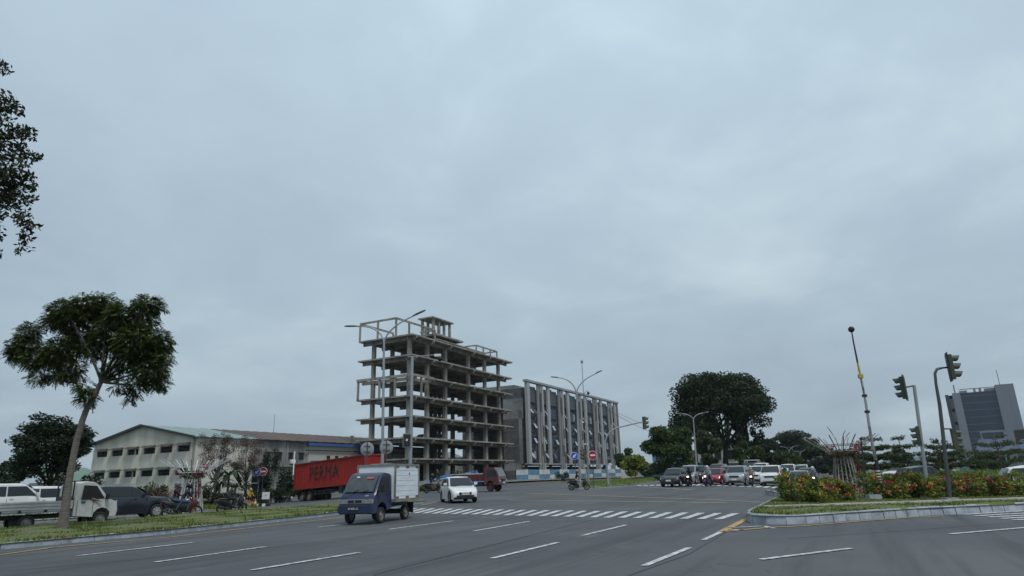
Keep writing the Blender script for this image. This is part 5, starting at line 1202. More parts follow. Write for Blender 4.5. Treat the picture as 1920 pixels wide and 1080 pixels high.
def head_bits(parent, J, helmet=None, visor=True, face=0, kind='full'):
    """helmet (or hair) and face features; face = direction the head looks, about z"""
    h = Vector(J['head'])+Vector((0, 0, .03)); M = Matrix.Translation(h) @ Matrix.Rotation(face, 4, 'Z')
    if helmet:
        k = MB(); k.M = M; rg = []
        k.ball((-.01, 0, .03), (.155, .135, .15), 14, 9)
        if kind == 'full': k.ball((.05, 0, -.05), (.105, .105, .09), 12, 7)
        hm = k.build('helmet', helmet, parent, 60)
        if visor: v = MB(); v.M = M; v.ball((.055, 0, .025), (.105, .118, .062), 12, 7); v.build('visor', GL, hm, 60)
    else:
        k = MB(); k.M = M; k.ball((-.02, 0, .05), (.115, .10, .10), 12, 8); k.build('hair', HAIR, parent, 60)
        n = MB(); n.M = M; n.ball((.10, 0, -.02), (.025, .015, .02), 8, 5); n.build('nose', SKIN, parent)
        for s in (-1, 1): e_ = MB(); e_.M = M; e_.ball((.088, s*.035, .01), .010, 6, 5); e_.build('eye', BLACK, parent); e_ = MB(); e_.M = M; e_.ball((-.01, s*.10, -.01), (.02, .01, .03), 6, 5); e_.build('ear', SKIN, parent)
        e_ = MB(); e_.M = M; e_.box((.092, 0, -.06), (.01, .045, .010)); e_.build('mouth', mat('lips', (.15, .06, .05), .6), parent)
def riding(sx=0.0, sz=.78, lean=.12, foot=.28, hand=(.52, .30, .98), fwd=.0, down=None):
    """joints of a rider sat at x=sx"""
    J = dict(pelvis=(sx, 0, sz+.10), chest=(sx+lean, 0, sz+.47), neck=(sx+lean+.05, 0, sz+.62), head=(sx+lean+.09, 0, sz+.73))
    for s, y in (('L', 1), ('R', -1)):
        J['sh'+s] = (sx+lean+.01, y*.19, sz+.52); J['el'+s] = (sx+lean+.20, y*.29, sz+.27); J['wr'+s] = (hand[0]-.06, y*hand[1], hand[2]+.02)
        J['hip'+s] = (sx+.02, y*.11, sz+.06); J['kn'+s] = (sx+.42, y*.19, sz-.04+.03); J['an'+s] = (sx+foot, y*.17, sz-.44); J['toe'+s] = (sx+foot+.19, y*.18, sz-.48)
    if down:      # one foot on the road
        y = 1 if down == 'L' else -1
        J['kn'+down] = (sx+.25, y*.30, sz-.26); J['an'+down] = (sx+.10, y*.36, .09); J['toe'+down] = (sx+.28, y*.40, .05)
    return J
def motorbike(label, loc, az, col, sport=False, lit=False, name='scooter', group=None, plate=PLATE_B):
    o = empty(name, loc, R(az), label, 'motorbike', group); r = .27 if not sport else .30; wb = 1.27; xr, xf = -.58, -.58+wb
    for x in (xr, xf):
        t = MB().lathe([(r*.74, -.045), (r*.92, -.055), (r, -.02), (r, .02), (r*.92, .055), (r*.74, .045)], 20, Matrix.Translation((x, 0, r)) @ Matrix.Rotation(R(90), 4, 'X'), cap=False).build('wheel', RUBBER, o, 50)
        k = MB().lathe([(r*.75, -.03), (r*.75, .03), (r*.66, .03), (r*.66, -.03), (r*.75, -.03)], 20, Matrix.Translation((x, 0, r)) @ Matrix.Rotation(R(90), 4, 'X'), cap=False)
        for i in range(5): a = 2*math.pi*i/5; k.bar((x, 0, r), (x+math.cos(a)*r*.7, 0, r+math.sin(a)*r*.7), .03, .035)
        k.build('rim', DARKRIM if not sport else RIM, t)
    # bodywork: tail, floor/underbody, front apron
    def loftx(st): return [[Vector((x, y*w, z0+(z1-z0)*q)) for y, q in ((-.6, 0), (-1, .35), (-.85, .85), (-.4, 1), (.4, 1), (.85, .85), (1, .35), (.6, 0))] for x, w, z0, z1 in st]
    if not sport:
        MB().loft(loftx([(-.92, .05, .66, .74), (-.75, .12, .56, .78), (-.40, .16, .42, .76), (-.12, .16, .30, .72), (.02, .14, .26, .40), (.30, .15, .24, .34), (.42, .15, .24, .42)])).build('body', col, o, 40)
        MB().loft(loftx([(.36, .13, .26, .62), (.46, .20, .28, .86), (.56, .19, .34, .98), (.66, .12, .50, .92), (.74, .05, .66, .80)])).build('front_apron', col, o, 40)
    else:
        MB().loft(loftx([(-.95, .05, .80, .88), (-.75, .10, .70, .86), (-.35, .14, .52, .80), (-.05, .15, .34, .82), (.15, .17, .28, .95), (.35, .16, .30, .96)])).build('body', MATS['paint_bike_black'], o, 40)
        MB().loft(loftx([(.25, .15, .30, .98), (.45, .18, .36, 1.02), (.60, .15, .55, .98), (.76, .06, .70, .84)])).build('fairing', col, o, 40)
    MB().loft(loftx([(-.74, .10, .76, .82), (-.45, .14, .74, .85), (-.05, .13, .71, .79), (.06, .08, .70, .74)])).build('seat', BLACK, o, 40)
    hx, hz = (.44, 1.02)
    MB().tube([(hx-.06, -.34, hz), (hx, -.18, hz-.02), (hx, .18, hz-.02), (hx-.06, .34, hz)], .017, 8).build('handlebar', BLACK, o, 50)
    for s in (-1, 1):
        MB().tube([(hx, s*.18, hz), (hx+.02, s*.30, hz+.2)], .008, 5).build('mirror_stalk', BLACK, o); MB().ball((hx+.02, s*.31, hz+.22), (.02, .06, .04), 8, 5).build('mirror', BLACK, o)
        MB().tube([(xf, s*.07, r), (hx+.06, s*.07, .72)], .022, 6).build('fork', DARKM, o)
        MB().bar((xr, s*.09, r), (-.1, s*.09, .36), .05, .06).build('swing_arm', DARKM, o)
    MB().box((.70 if not sport else .74, 0, .80 if not sport else .86), (.09, .16, .11)).build('headlight', MATS.get('lamp_lit', LAMP_G) if lit else LAMP_G, o)
    fd = MB(); n = 8
    for i in range(n):
        a0, a1 = R(20+120*i/n), R(20+120*(i+1)/n); rr = r+.035
        fd.add([(xf+math.cos(a)*rr, y, r+math.sin(a)*rr) for a in (a0, a1) for y in (-.06, .06)], [(0, 1, 3, 2)])
    fd.build('front_fender', col, o, 60)
    MB().box((-.93, 0, .60), (.03, .16, .22), Matrix.Rotation(R(-18), 3, 'Y')).build('number_plate', plate, o); MB().box((-.94, 0, .74), (.05, .16, .07)).build('tail_light', LAMP_R, o)
    MB().tube([(-.2, -.15, .25), (-.55, -.17, .30), (-.85, -.17, .42)], [.03, .05, .05], 8).build('exhaust', DARKM, o, 50); MB().box((-.12, 0, .28), (.34, .2, .22)).build('engine', DARKM, o)
    return o
def person(label, loc, az, J, mats, helmet=None, face=0, bag=None, group=None, visor=True):
    o = empty('person', loc, R(az), label, 'person', group); body(o, J, mats); head_bits(o, J, helmet, visor, face)
    if bag:
        c = Vector(J['chest']); rg = []
        for z, w, t in ((-.28, .13, .06), (-.22, .16, .10), (0, .16, .11), (.12, .14, .09), (.2, .08, .05)): rg.append([Vector((c.x-.17+dx*t, dy*w, c.z-.08+z)) for dx, dy in ((-1, -.7), (-1, .7), (-.3, 1), (.8, 1), (.8, -1), (-.3, -1))])
        MB().loft(rg).build('backpack', bag, o, 50)
    return o
HG = mat('helmet_grey', (.12, .13, .14), .3, coat=.4); HBk = mat('helmet_black', (.012, .012, .012), .25, coat=.5); HWt = mat('helmet_white', (.55, .55, .55), .3, coat=.4); HPk = mat('helmet_pink', (.36, .13, .12), .4); HGr = mat('helmet_green', (.02, .10, .04), .3)
MRED = paint('bike_red', (.085, .008, .008)); MBLK = paint('bike_black', (.010, .010, .012)); MPUR = paint('bike_purple', (.05, .02, .08))
RG = 'riders and their motorbikes'
# red sport bike with two riders on the left carriageway
c = on(338, 34.5); motorbike('red sport motorbike carrying two riders on left carriageway', c, 32, MRED, True, name='motorbike')
person('person in navy shirt and jeans steering the red motorbike', c, 32, riding(-.05, .80, .26), dict(top=NVY, legs=JEANS, fore='skin'), HBk)
person('person with grey helmet and patterned backpack riding pillion on red motorbike', c, 32, riding(-.46, .86, .10, .20, (-.05, .16, 1.1)), dict(top=BLK, legs=JEANS), HG, bag=mat('backpack', (.30, .24, .19), .8, 0, .2, 9, col2=(.08, .07, .07)))
c = on(432, 40); motorbike('black scooter ridden away past the grassy left median', c, 44, MBLK)
person('person in dark jacket and black helmet on black scooter, left', c, 44, riding(-.2, .76, .12), dict(top=cloth('charcoal', (.035, .032, .032)), legs=BLK), HBk)
# scooters in the junction
c = on(811, 62); motorbike('dark scooter left of the white hatchback', c, -12, MBLK, name='scooter')
person('person in black on the scooter left of white hatchback', c, -12, riding(-.2, .76, .1), dict(top=BLK, legs=KHK), HBk)
c = on(1085, 57.5); motorbike('black scooter crossing in front of the finned building', c, -4, MBLK)
person('person with pink headscarf and grey trousers on crossing scooter', c, -4, riding(-.2, .76, .08), dict(top=BLK, legs=LGR, shoe=WSH, fore='skin'), HPk)
# riders waiting between the cars
for px, Y, az, bc, lab, top, legs, hl, lit, dn, plab in (
        (1294, 59, 246, MBLK, 'black scooter with lit lamp beside the dark crossover', BLK, BLK, HBk, True, 'R', 'person all in black waiting beside the dark crossover'),
        (1329, 58, 236, MPUR, 'purple scooter waiting in front of the red car', LGR, NVY, HWt, True, 'L', 'person with white helmet and pale top before the red car'),
        (1411, 58, 248, MBLK, 'scooter waiting between silver crossover and white SUV', BEI, BEI, HWt, True, 'R', 'person in beige between silver crossover and white SUV'),
        (1476, 59, 246, MBLK, 'scooter waiting right of the large white SUV', GRN, BLK, HGr, True, 'R', 'person in green jacket and green helmet among the queue'),
        (1529, 55, 244, MBLK, 'scooter half hidden by flower hedge at queue end', GRY, BLK, HWt, True, 'R', 'person with white helmet half hidden by the flower hedge')):
    c = on(px, Y); motorbike(lab, c, az, bc, lit=lit, group='motorbikes waiting at the lights'); person(plab, c, az, riding(-.2, .76, .06, down=dn), dict(top=top, legs=legs), hl, group='riders waiting at the lights')
def standing(bend=0, arm=.25):
    J = dict(pelvis=(0, 0, .92), chest=(.02+bend*.3, 0, 1.28-bend*.08), neck=(.03+bend*.42, 0, 1.45-bend*.14), head=(.06+bend*.5, 0, 1.57-bend*.16))
    for s, y in (('L', 1), ('R', -1)):
        J['sh'+s] = (.02+bend*.35, y*.19, 1.36-bend*.1); J['el'+s] = (.02+arm*.5, y*.26, 1.10); J['wr'+s] = (.05+arm, y*.25, .92+arm*.4)
        J['hip'+s] = (0, y*.10, .88); J['kn'+s] = (.03, y*.12, .48); J['an'+s] = (-.02, y*.13, .08); J['toe'+s] = (.16, y*.15, .04)
    return J
c = on(377, 68); person('worker in yellow helmet and orange vest behind slatted sculpture', c, -70, standing(.3), dict(top=ORG, legs=HIV), mat('hard_hat', (.5, .33, .03), .4), visor=False, group='roadside workers')
c = on(467, 68); person('worker in yellow helmet standing beside the orange cone', c, -40, standing(.1), dict(top=HIV, legs=BLK), MATS['hard_hat'], visor=False, group='roadside workers')
# driver of the white pickup, elbow on the window sill
J = riding(0, .62, -.02, .4, (.45, .2, 1.05)); J['shR'] = (-.01, -.19, 1.14); J['elR'] = (.20, -.46, 1.14); J['wrR'] = (.42, -.52, 1.06)
pr = person('pickup driver in dark shirt resting a bare arm outside window', PK.location.copy(), 0, J, dict(top=BLK, legs=BLK, fore='skin'), None)
pr.rotation_euler = PK.rotation_euler; pr.location = PK.location+Matrix.Rotation(PK.rotation_euler[2], 3, 'Z') @ Vector((.88, -.36, .0))
# ================================================================ SMALL THINGS
# traffic cone, kerb blocks and rubble at the road works
c = on(478, 64); o = empty('traffic_cone', c, 0, 'orange traffic cone by the road works on the left', 'traffic cone')
MB().lathe([(.2, .04), (.16, .06), (.04, .78), (.03, .80)], 14).build('cone', mat('cone_orange', (.55, .10, .03), .6), o, 50); MB().box((0, 0, .02), (.48, .48, .05)).build('base', MATS['cone_orange'], o); MB().lathe([(.115, .36), (.09, .52)], 14).build('band', SWHITE, o)
c = on(497, 66); o = empty('notice_board', c, R(-10), 'white notice board on legs beside the road works', 'sign')
MB().box((0, 0, .95), (.78, .05, .66)).build('board', SWHITE, o); MB().box((0, -.03, .98), (.14, .02, .14)).build('print', GALV, o)
for s in (-1, 1): MB().box((s*.3, .03, .35), (.05, .05, .7)).build('leg', POLE_D, o)
c = on(452, 66); o = empty('barrier_block', c, R(-20), 'low black and white striped concrete barrier at road works', 'barrier')
for i in range(9): MB().box((i*.42-.2, 0, .16), (.41, .3, .34), taper=.85).build('block', (DARKM, SWHITE)[i % 2], o)
SOIL = mat('red_soil', (.22, .10, .05), .95, 0, .2, 2, .5, 5); 
def heap(px, Y, w, d, h, m, label, cat, n=14, seed=1, name='soil_heap'):
    rg = random.Random(seed); p = on(px, Y); vs = [(0, 0, h)]; fs = []
    for r_ in range(1, 5):
        for k in range(n):
            a = 2*math.pi*k/n; q = r_/4; vs.append((math.cos(a)*w*q*rg.uniform(.85, 1.15), math.sin(a)*d*q*rg.uniform(.85, 1.15), h*(1-q**1.7)*rg.uniform(.7, 1.2)-(.12 if r_ == 4 else 0)))
    for k in range(n): fs.append((0, 1+k, 1+(k+1) % n))
    for r_ in range(3):
        for k in range(n): a, b = 1+r_*n+k, 1+r_*n+(k+1) % n; fs.append((a, a+n, b+n, b))
    o = MB().add(vs, fs).build(name, m, None, 50); o.location = p; return tag(o, label, cat)
heap(458, 68, 1.6, 1.0, .7, SOIL, 'heap of reddish soil behind the striped barrier', 'heap')
heap(310, 60, 4, 2, 1.1, mat('dry_brush', (.13, .09, .05), .95, 0, .2, 3, .6, 6), 'brown brush pile below the warehouse wall', 'heap', seed=4, name='brush_pile')
# blue tarpaulins along the frame building's edge
TARP = mat('blue_tarp', (.03, .10, .25), .5, 0, .15, .8, .3, 4); TARP2 = mat('pale_tarp', (.09, .25, .38), .5, 0, .12, .8, .3, 4)
for k, (px, Y, w, d, h, m_) in enumerate(((846, 90, 3.0, 1.2, 1.5, TARP), (862, 90, 2.2, 1.2, 1.6, TARP), (877, 91, 1.6, 1.2, 1.7, TARP), (890, 91, 1.3, 1.0, 1.9, TARP), (828, 88, 2.6, 1.2, 1.1, TARP2), (806, 87, 3.2, 1.0, .9, TARP))):
    heap(px, Y, w, d, h, m_, ('blue tarpaulin heap left of the maroon truck bed', 'tall blue tarpaulin heap above the white hatchback', 'blue tarpaulin bundle behind the maroon bed', 'rightmost blue tarpaulin bundle beside maroon cab', 'pale blue tarpaulin sheet over rubble left of hatchback', 'low flat blue tarpaulin behind the dark scooter')[k], 'tarpaulin', 11, k+3, 'tarpaulin')
a, b2 = on(770, 72), on(850, 78); o = empty('site_wall', a, math.atan2(b2.y-a.y, b2.x-a.x), 'low pale rubble wall behind the dark scooter', 'wall')
for i in range(8): MB().box((i*1.15+.5, 0, .45), (1.13, .25, .95+random.uniform(-.12, .12))).build('block', KERB_G, o)
# wooden post at the median, litter, kerb-side stump
c = on(362, 36.5); o = empty('marker_post', c, .2, 'short square concrete post with yellow disc at the median edge', 'post'); MB().box((0, 0, .32), (.3, .26, .72)).build('post', mat('old_post', (.17, .14, .08), .9), o); MB().lathe([(.17, -.02), (.17, .02)], 16, Matrix.Translation((.16, -.17, .12)) @ Matrix.Rotation(R(80), 4, 'X')).build('disc', mat('old_yellow', (.32, .24, .10), .8), o)
c = on(1641, 26.6); c.z += .25; o = MB().box((0, 0, .1), (.5, .35, .2), taper=.93).build('cable_box', KERB); o.location = c; tag(o, 'small grey concrete box at foot of striped mast', 'box')
# ================================================================ TREES AND PLANTS
NR = np.random.default_rng(11)
BARK = mat('bark', (.105, .09, .075), .9, 0, .2, 3, .5, 12, stretch=(1, 1, 3)); BARK_D = mat('bark_dark', (.04, .035, .03), .9, 0, .2, 3)
LM_A = leafmat('leaf_street', (.030, .052, .016), (.110, .145, .036), .7)
LM_D = leafmat('leaf_dark', (.011, .022, .010), (.030, .046, .017), .5); LM_M = leafmat('leaf_mid', (.022, .046, .014), (.072, .105, .030), .5); LM_R = leafmat('leaf_rain', (.012, .024, .011), (.036, .054, .019), .3)
LM_Y = leafmat('leaf_yellow', (.09, .13, .022), (.22, .26, .05), .5); LM_T = leafmat('leaf_terminalia', (.028, .046, .016), (.075, .095, .03), .8); LM_F = leafmat('leaf_far', (.020, .035, .022), (.045, .062, .032), .15); LM_B = leafmat('leaf_brown', (.055, .035, .028), (.13, .085, .065), 1.2, trans=.1)
def pinnate(cs, nfrond, flen, leaflet, pairs=7, rng=NR, droop=.5):
    """compound leaves: fronds of paired leaflets spread over the clumps"""
    vol = np.array([r[0]*r[1]*r[2] for c, r in cs])**.7; pk = rng.choice(len(cs), nfrond, p=vol/vol.sum())
    C_ = np.array([list(c) for c, r in cs])[pk]; R_ = np.array([list(r) for c, r in cs])[pk]
    d = rng.normal(size=(nfrond, 3)); d /= np.linalg.norm(d, axis=1)[:, None]; p0 = C_+d*R_*(rng.random(nfrond)**.45)[:, None]*.92
    ax = d*.9+rng.normal(size=(nfrond, 3))*.55; ax[:, 2] -= .15; ax /= np.linalg.norm(ax, axis=1)[:, None]
    sd = np.cross(ax, np.array([0, 0, 1.0])+rng.normal(size=(nfrond, 3))*.35); sd /= np.linalg.norm(sd, axis=1)[:, None]+1e-9
    L = flen*(.7+.6*rng.random(nfrond)); out = []
    for k in range(pairs):
        t = (k+.7)/pairs; base = p0+ax*(L*t)[:, None]; base[:, 2] -= droop*L*t*t
        for s in (-1, 1):
            dr = sd*s+ax*.45; dr[:, 2] -= .35; dr += rng.normal(size=(nfrond, 3))*.12; dr /= np.linalg.norm(dr, axis=1)[:, None]
            wv = np.cross(dr, sd*.2+np.array([0, 0, 1.0])); wv /= np.linalg.norm(wv, axis=1)[:, None]+1e-9
            ll = leaflet*(1-.35*abs(t-.5)); q = np.stack([base, base+dr*ll*.45+wv*ll*.17, base+dr*ll, base+dr*ll*.45-wv*ll*.17], 1); out.append(q.reshape(-1, 3))
    return np.concatenate(out)
def limb(o, pts, r0, r1, m=BARK, n=8, name='limb'):
    k = len(pts); return MB().tube(pts, [r0+(r1-r0)*i/(k-1) for i in range(k)], n).build(name, m, o, 60)
def pxc(cl, Y, base, dz=.85, jit=.5):
    out = []
    for (x, y, r) in cl:
        p = P(x, y, Y+random.uniform(-jit, jit)*r*Y/F*1.2)-base; rr = r*Y/F; out.append((p, (rr, rr*dz, rr*.9)))
    return out
# ---- the leaning street tree on the left median
b = G(118, 989, .28); Y = b.y
t = empty('street_tree', b, 0, 'leaning street tree with broad feathery crown on the left median', 'tree')
tp = [P(x, y, Y)-b for x, y in ((116, 1000), (121, 962), (127, 920), (133, 880), (144, 825), (155, 787), (163, 766), (176, 745), (190, 715))]
MB().tube(tp, [.20, .15, .12, .11, .105, .10, .095, .085, .075], 12).build('trunk', mat('ringed_bark', (.16, .145, .125), .9, 0, .15, 5, .6, 14, stretch=(.6, .6, 5), col2=(.085, .075, .065)), t, 60)
cl = [(45, 648, 30), (60, 622, 26), (30, 660, 20), (62, 672, 24), (128, 590, 40), (103, 598, 22), (160, 578, 36), (196, 574, 32), (228, 592, 34), (272, 572, 26), (290, 572, 20), (272, 600, 24), (210, 625, 46), (258, 640, 46), (296, 640, 32), (300, 668, 26), (150, 632, 34), (115, 655, 36), (95, 672, 26), (72, 705, 18), (132, 690, 28), (284, 692, 36), (255, 722, 22), (296, 716, 20), (165, 745, 20), (158, 725, 18), (208, 694, 18), (240, 672, 32), (176, 655, 24), (110, 700, 20), (246, 742, 13), (220, 722, 14)]
cs = pxc([(x, y, r*.88) for x, y, r in cl], Y, b, 1.0)
link('crown', fastmesh('crown', pinnate(cs, 8200, .22, .13, 6, droop=.35), 4, LM_A), t)
fk = P(190, 715, Y)-b; f2 = P(160, 752, Y)-b
for (x, y) in ((128, 590), (200, 575), (272, 575), (258, 640), (295, 660), (284, 692), (210, 625), (240, 672), (255, 720)):
    e_ = P(x, y, Y+random.uniform(-.8, .8))-b; limb(t, arc(fk, fk.lerp(e_, .4)+Vector((0, 0, .25 if y < 650 else -.1)), e_, 6), .055, .016)
for (x, y) in ((140, 690), (115, 655), (60, 640), (150, 610), (75, 700)):
    e_ = P(x, y, Y+random.uniform(-.6, .6))-b; s0 = P(143, 718, Y)-b; limb(t, [f2]+arc(s0, s0.lerp(e_, .5)+Vector((-.1, 0, -.1)), e_, 5), .05, .015)
# ---- tree overhanging from outside the frame, upper left
Y = 11.5; b = on(-420, Y); t = empty('overhanging_tree', b, 0, 'dark leafy branches reaching in at the upper left edge', 'tree')
tr = [Vector((0, 0, -.2)), Vector((.1, 0, 2.5)), Vector((.3, .1, 4.8)), Vector((.5, .1, 7.2)), Vector((.6, .2, 9.0))]; MB().tube(tr, [.28, .24, .2, .15, .08], 10).build('trunk', BARK, t, 60)
cl = [(8, 128, 16), (-30, 118, 30), (10, 190, 26), (-20, 200, 40), (32, 205, 16), (20, 245, 32), (48, 250, 20), (-20, 270, 45), (40, 285, 22), (60, 297, 14), (72, 294, 9), (20, 315, 36), (10, 345, 38), (48, 345, 20), (55, 372, 14), (-25, 350, 50), (22, 385, 32), (52, 425, 14), (42, 412, 18), (68, 424, 9), (48, 445, 14), (46, 465, 15), (34, 474, 8), (-4, 408, 12), (-30, 430, 34), (0, 474, 8), (60, 330, 10)]
cs = pxc(cl, Y, b, 1.2); link('crown', fastmesh('crown', leaf_quads(cs, 4300, .095, .48, .4, NR), 4, leafmat('leaf_overhang', (.014, .020, .009), (.034, .040, .016), 2)), t)  # dark olive leaf tones over the whole overhanging crown
for (x, y) in ((40, 250), (60, 295), (45, 345), (10, 130), (20, 200)):
    e_ = P(x, y, Y)-b; s0 = P(-160, y+20, Y)-b; s1 = tr[2].lerp(tr[4], max(0, min(1, (420-y)/300))); limb(t, arc(s1, s0+Vector((0, 0, .1)), e_, 8), .045, .008, BARK_D, 6)
# ---- generic broadleaf tree
def tree(name, label, px, Y, cpy, wpx, hpx, m, n, size, seed, nclump=26, trunk_r=.22, flat=0, shape='ball', asp=.55, group=None, dep=.8, trunks=1, bark=BARK_D, base_dz=-.05, lobes=0):
    rng = random.Random(seed); b = on(px, Y); b.z += base_dz; o = empty(name, b, 0, label, 'tree', group); c = P(px, cpy, Y)-b
    # the columns lean in the picture only; keep the crown straight above the foot
    c.x *= .5
    sx, sz = wpx/2*Y/F, hpx/2*Y/F; cs = []
    lc = []
    for i in range(lobes):
        a = 2.4*i+rng.uniform(-.3, .3); el = rng.uniform(-.32, 1.2); q = rng.uniform(.55, .74); lc.append((Vector((math.cos(a)*math.cos(el)*q, math.sin(a)*math.cos(el)*q, math.sin(el)*q)), rng.uniform(.24, .40)))
    for i in range(nclump):
        if lobes and i < nclump*.85:
            l0, lr = lc[i % lobes]; v = Vector((rng.gauss(0, 1), rng.gauss(0, 1), rng.gauss(0, 1))).normalized()*lr*rng.uniform(.3, 1); d = l0+v; r_ = rng.uniform(.09, .17)*min(sx, sz*1.3)
            cs.append((c+Vector((d.x*sx, d.y*sx*dep, d.z*sz)), (r_*1.3, r_*1.3, r_*.8))); continue
        while True:
            d = Vector((rng.uniform(-1, 1), rng.uniform(-1, 1), rng.uniform(-1, 1)))
            if d.length <= 1 and not (shape == 'dome' and d.z < -.35) and not (shape == 'cone' and math.hypot(d.x, d.y) > 1.05-.75*(d.z+1)/2): break
        if rng.random() < .7: d = d.normalized()*rng.uniform(.62, .9) if shape != 'cone' else d
        r_ = rng.uniform(.2, .36)*min(sx, sz*1.3); cs.append((c+Vector((d.x*sx*.84, d.y*sx*dep*.84, d.z*sz*.84)), (r_*1.15, r_*1.15, r_*(.8-.55*flat))))
    q = leaf_quads(cs, n, size, asp, .25, np.random.default_rng(seed), flat); link('crown', fastmesh('crown', q, 4, m), o)
    fkz = max(c.z-sz*.75, c.z*.35)
    for k in range(trunks):
        dx = (k-(trunks-1)/2)*trunk_r*5; fk = Vector((c.x*.6+dx*1.6, 0, fkz)); MB().tube([(dx, 0, -.3), (dx*1.1+c.x*.2, 0, fkz*.5), fk], [trunk_r*1.25, trunk_r, trunk_r*.8], 8).build('trunk', bark, o, 60)
        for cc, r_ in cs[k::max(1, 3*trunks)][:7]: limb(o, arc(fk, fk.lerp(cc, .45)+Vector((0, 0, .1*sz)), cc, 4), trunk_r*.5, trunk_r*.12, bark, 6)
    return o, cs
BGD = 'trees in the background'
tree('dark_tree', 'dense dark layered tree behind the vans at far left', 90, 58, 853, 170, 150, LM_D, 26000, .25, 3, 120, .2, .6, group=BGD, lobes=14)
tree('dark_tree', 'low dark bush tree at the extreme left edge', 8, 64, 892, 60, 60, LM_D, 2500, .28, 5, 14, .15)
# rain tree: domed crown on leaning trunks with hanging foliage
o, _ = tree('rain_tree', 'giant dark dome crowned tree behind the waiting cars', 1362, 128, 770, 204, 178, LM_R, 42000, .50, 21, 130, .55, .15, 'dome', trunks=3, dep=.75, lobes=15)
rng = random.Random(5); hang = []
for i in range(26):
    p = P(1252+rng.uniform(4, 178), rng.uniform(800, 832), 128+rng.uniform(-5, 5))-o.location; hang.append((p, (.55, .55, rng.uniform(1.0, 2.2))))
link('hanging_foliage', fastmesh('hanging_foliage', leaf_quads(hang, 5000, .5, .5, .9, NR), 4, LM_R), o)
tree('mango_tree', 'round bushy green tree left of the giant tree', 1256, 100, 842, 108, 104, LM_M, 18000, .34, 33, 80, .3, group=BGD, lobes=11)
tree('green_tree', 'mid green tree under the giant tree crown', 1330, 112, 838, 58, 74, LM_M, 5000, .42, 35, 22, .25, group=BGD)
tree('green_tree', 'low green tree right of the giant trunks', 1408, 120, 852, 62, 66, LM_M, 5000, .45, 37, 22, .25, group=BGD)
tree('green_tree', 'bushy tree left of the avenue behind the white vans', 1440, 130, 848, 66, 78, LM_F, 6000, .5, 39, 24, .25, group=BGD)
tree('avenue_tree', 'tall dome of the tree avenue before the far right', 1496, 215, 842, 100, 78, LM_F, 14000, .6, 41, 70, .4, group=BGD, lobes=11)
tree('avenue_tree', 'pale shrubby tree at the foot of the avenue', 1478, 140, 866, 60, 44, LM_M, 4000, .45, 43, 18, .2, group=BGD)
tree('avenue_tree', 'avenue tree descending right of the tall dome', 1532, 190, 858, 72, 56, LM_F, 6000, .65, 45, 22, .35, group=BGD)
tree('avenue_tree', 'lowest avenue tree just left of weathered sculpture', 1560, 170, 872, 66, 40, LM_F, 4500, .55, 47, 18, .3, group=BGD)
tree('avenue_tree', 'dark trees seen through the weathered sculpture slats', 1610, 150, 868, 80, 44, LM_F, 5000, .5, 48, 20, .3, group=BGD)
tree('yellow_shrub', 'bright yellow green feathery shrub beyond the hoarding end', 1192, 112, 872, 56, 44, LM_Y, 4500, .34, 51, 20, .08, group=BGD)
tree('dark_tree', 'dark green tree behind the yellow green shrub', 1180, 130, 864, 52, 52, LM_M, 4000, .45, 53, 18, .2, group=BGD)
tree('dark_tree', 'small tree in front of the kiosk wall', 1216, 108, 884, 34, 24, LM_M, 1500, .3, 54, 9, .08, group=BGD)
# layered terminalia trees on the right
def layered(px, Y, top, w, label, seed, tiers=4, n=4500):
    rng = random.Random(seed); b = on(px, Y); o = empty('layered_tree', b, 0, label, 'tree', 'layered trees along the right'); H_ = (P(px, top, Y)-b).z; cs = []
    MB().tube([(0, 0, -.3), (.05, 0, H_*.5), (0, 0, H_*.96)], [.11, .09, .03], 8).build('trunk', BARK, o, 60)
    for k in range(tiers):
        z = H_*(.36+.6*k/(tiers-1)); R_ = w/2*Y/F*(1-.17*k)*(1.0 if k else .85)
        for j in range(7 if k < tiers-1 else 3):
            a = 2*math.pi*(j+rng.random()*.5)/7; R2 = R_*rng.uniform(.6, 1.1); e_ = Vector((math.cos(a)*R2, math.sin(a)*R2, z+R_*rng.uniform(.0, .34))); limb(o, [Vector((0, 0, z-R_*.10)), e_*.55+Vector((0, 0, z*.45)), e_], .035, .01, BARK, 5)
            for q in (.45, .72, .98): cs.append((Vector((e_.x*q, e_.y*q, z+R_*.16*q+rng.uniform(-.06, .1))), (R_*rng.uniform(.16, .28), R_*rng.uniform(.16, .28), rng.uniform(.12, .24))))
    link('crown', fastmesh('crown', leaf_quads(cs, n, .17, .5, 0, np.random.default_rng(seed), .35), 4, LM_T), o); return o
layered(1652, 55, 822, 88, 'layered tree directly behind the striped mast', 1); layered(1701, 62, 820, 74, 'sparse layered tree left of the grey signal pole', 2, n=3200); layered(1776, 58, 826, 112, 'wide layered tree behind the two signal poles', 3, 5, 6500); layered(1884, 70, 818, 130, 'broad layered tree before the pavilion at right', 4, 4, 5000); layered(1618, 75, 842, 60, 'small layered tree beside the weathered sculpture', 5, 4, 2500)
tree('dark_tree', 'dark round tree beyond layered trees, left of grey signal', 1690, 120, 862, 70, 44, LM_F, 4500, .4, 61, 18, .2, group=BGD)
tree('dark_tree', 'small round dark tree near the tiny far car', 1716, 105, 872, 40, 30, LM_F, 2500, .35, 62, 12, .15, group=BGD)
tree('green_bush', 'rounded green bush in front of the mural hoarding', 1832, 110, 868, 50, 34, LM_M, 3000, .32, 63, 14, .1, group=BGD)
tree('green_bush', 'green bush at the hoarding end near the right edge', 1868, 105, 868, 44, 36, LM_D, 2600, .32, 64, 12, .1, group=BGD)
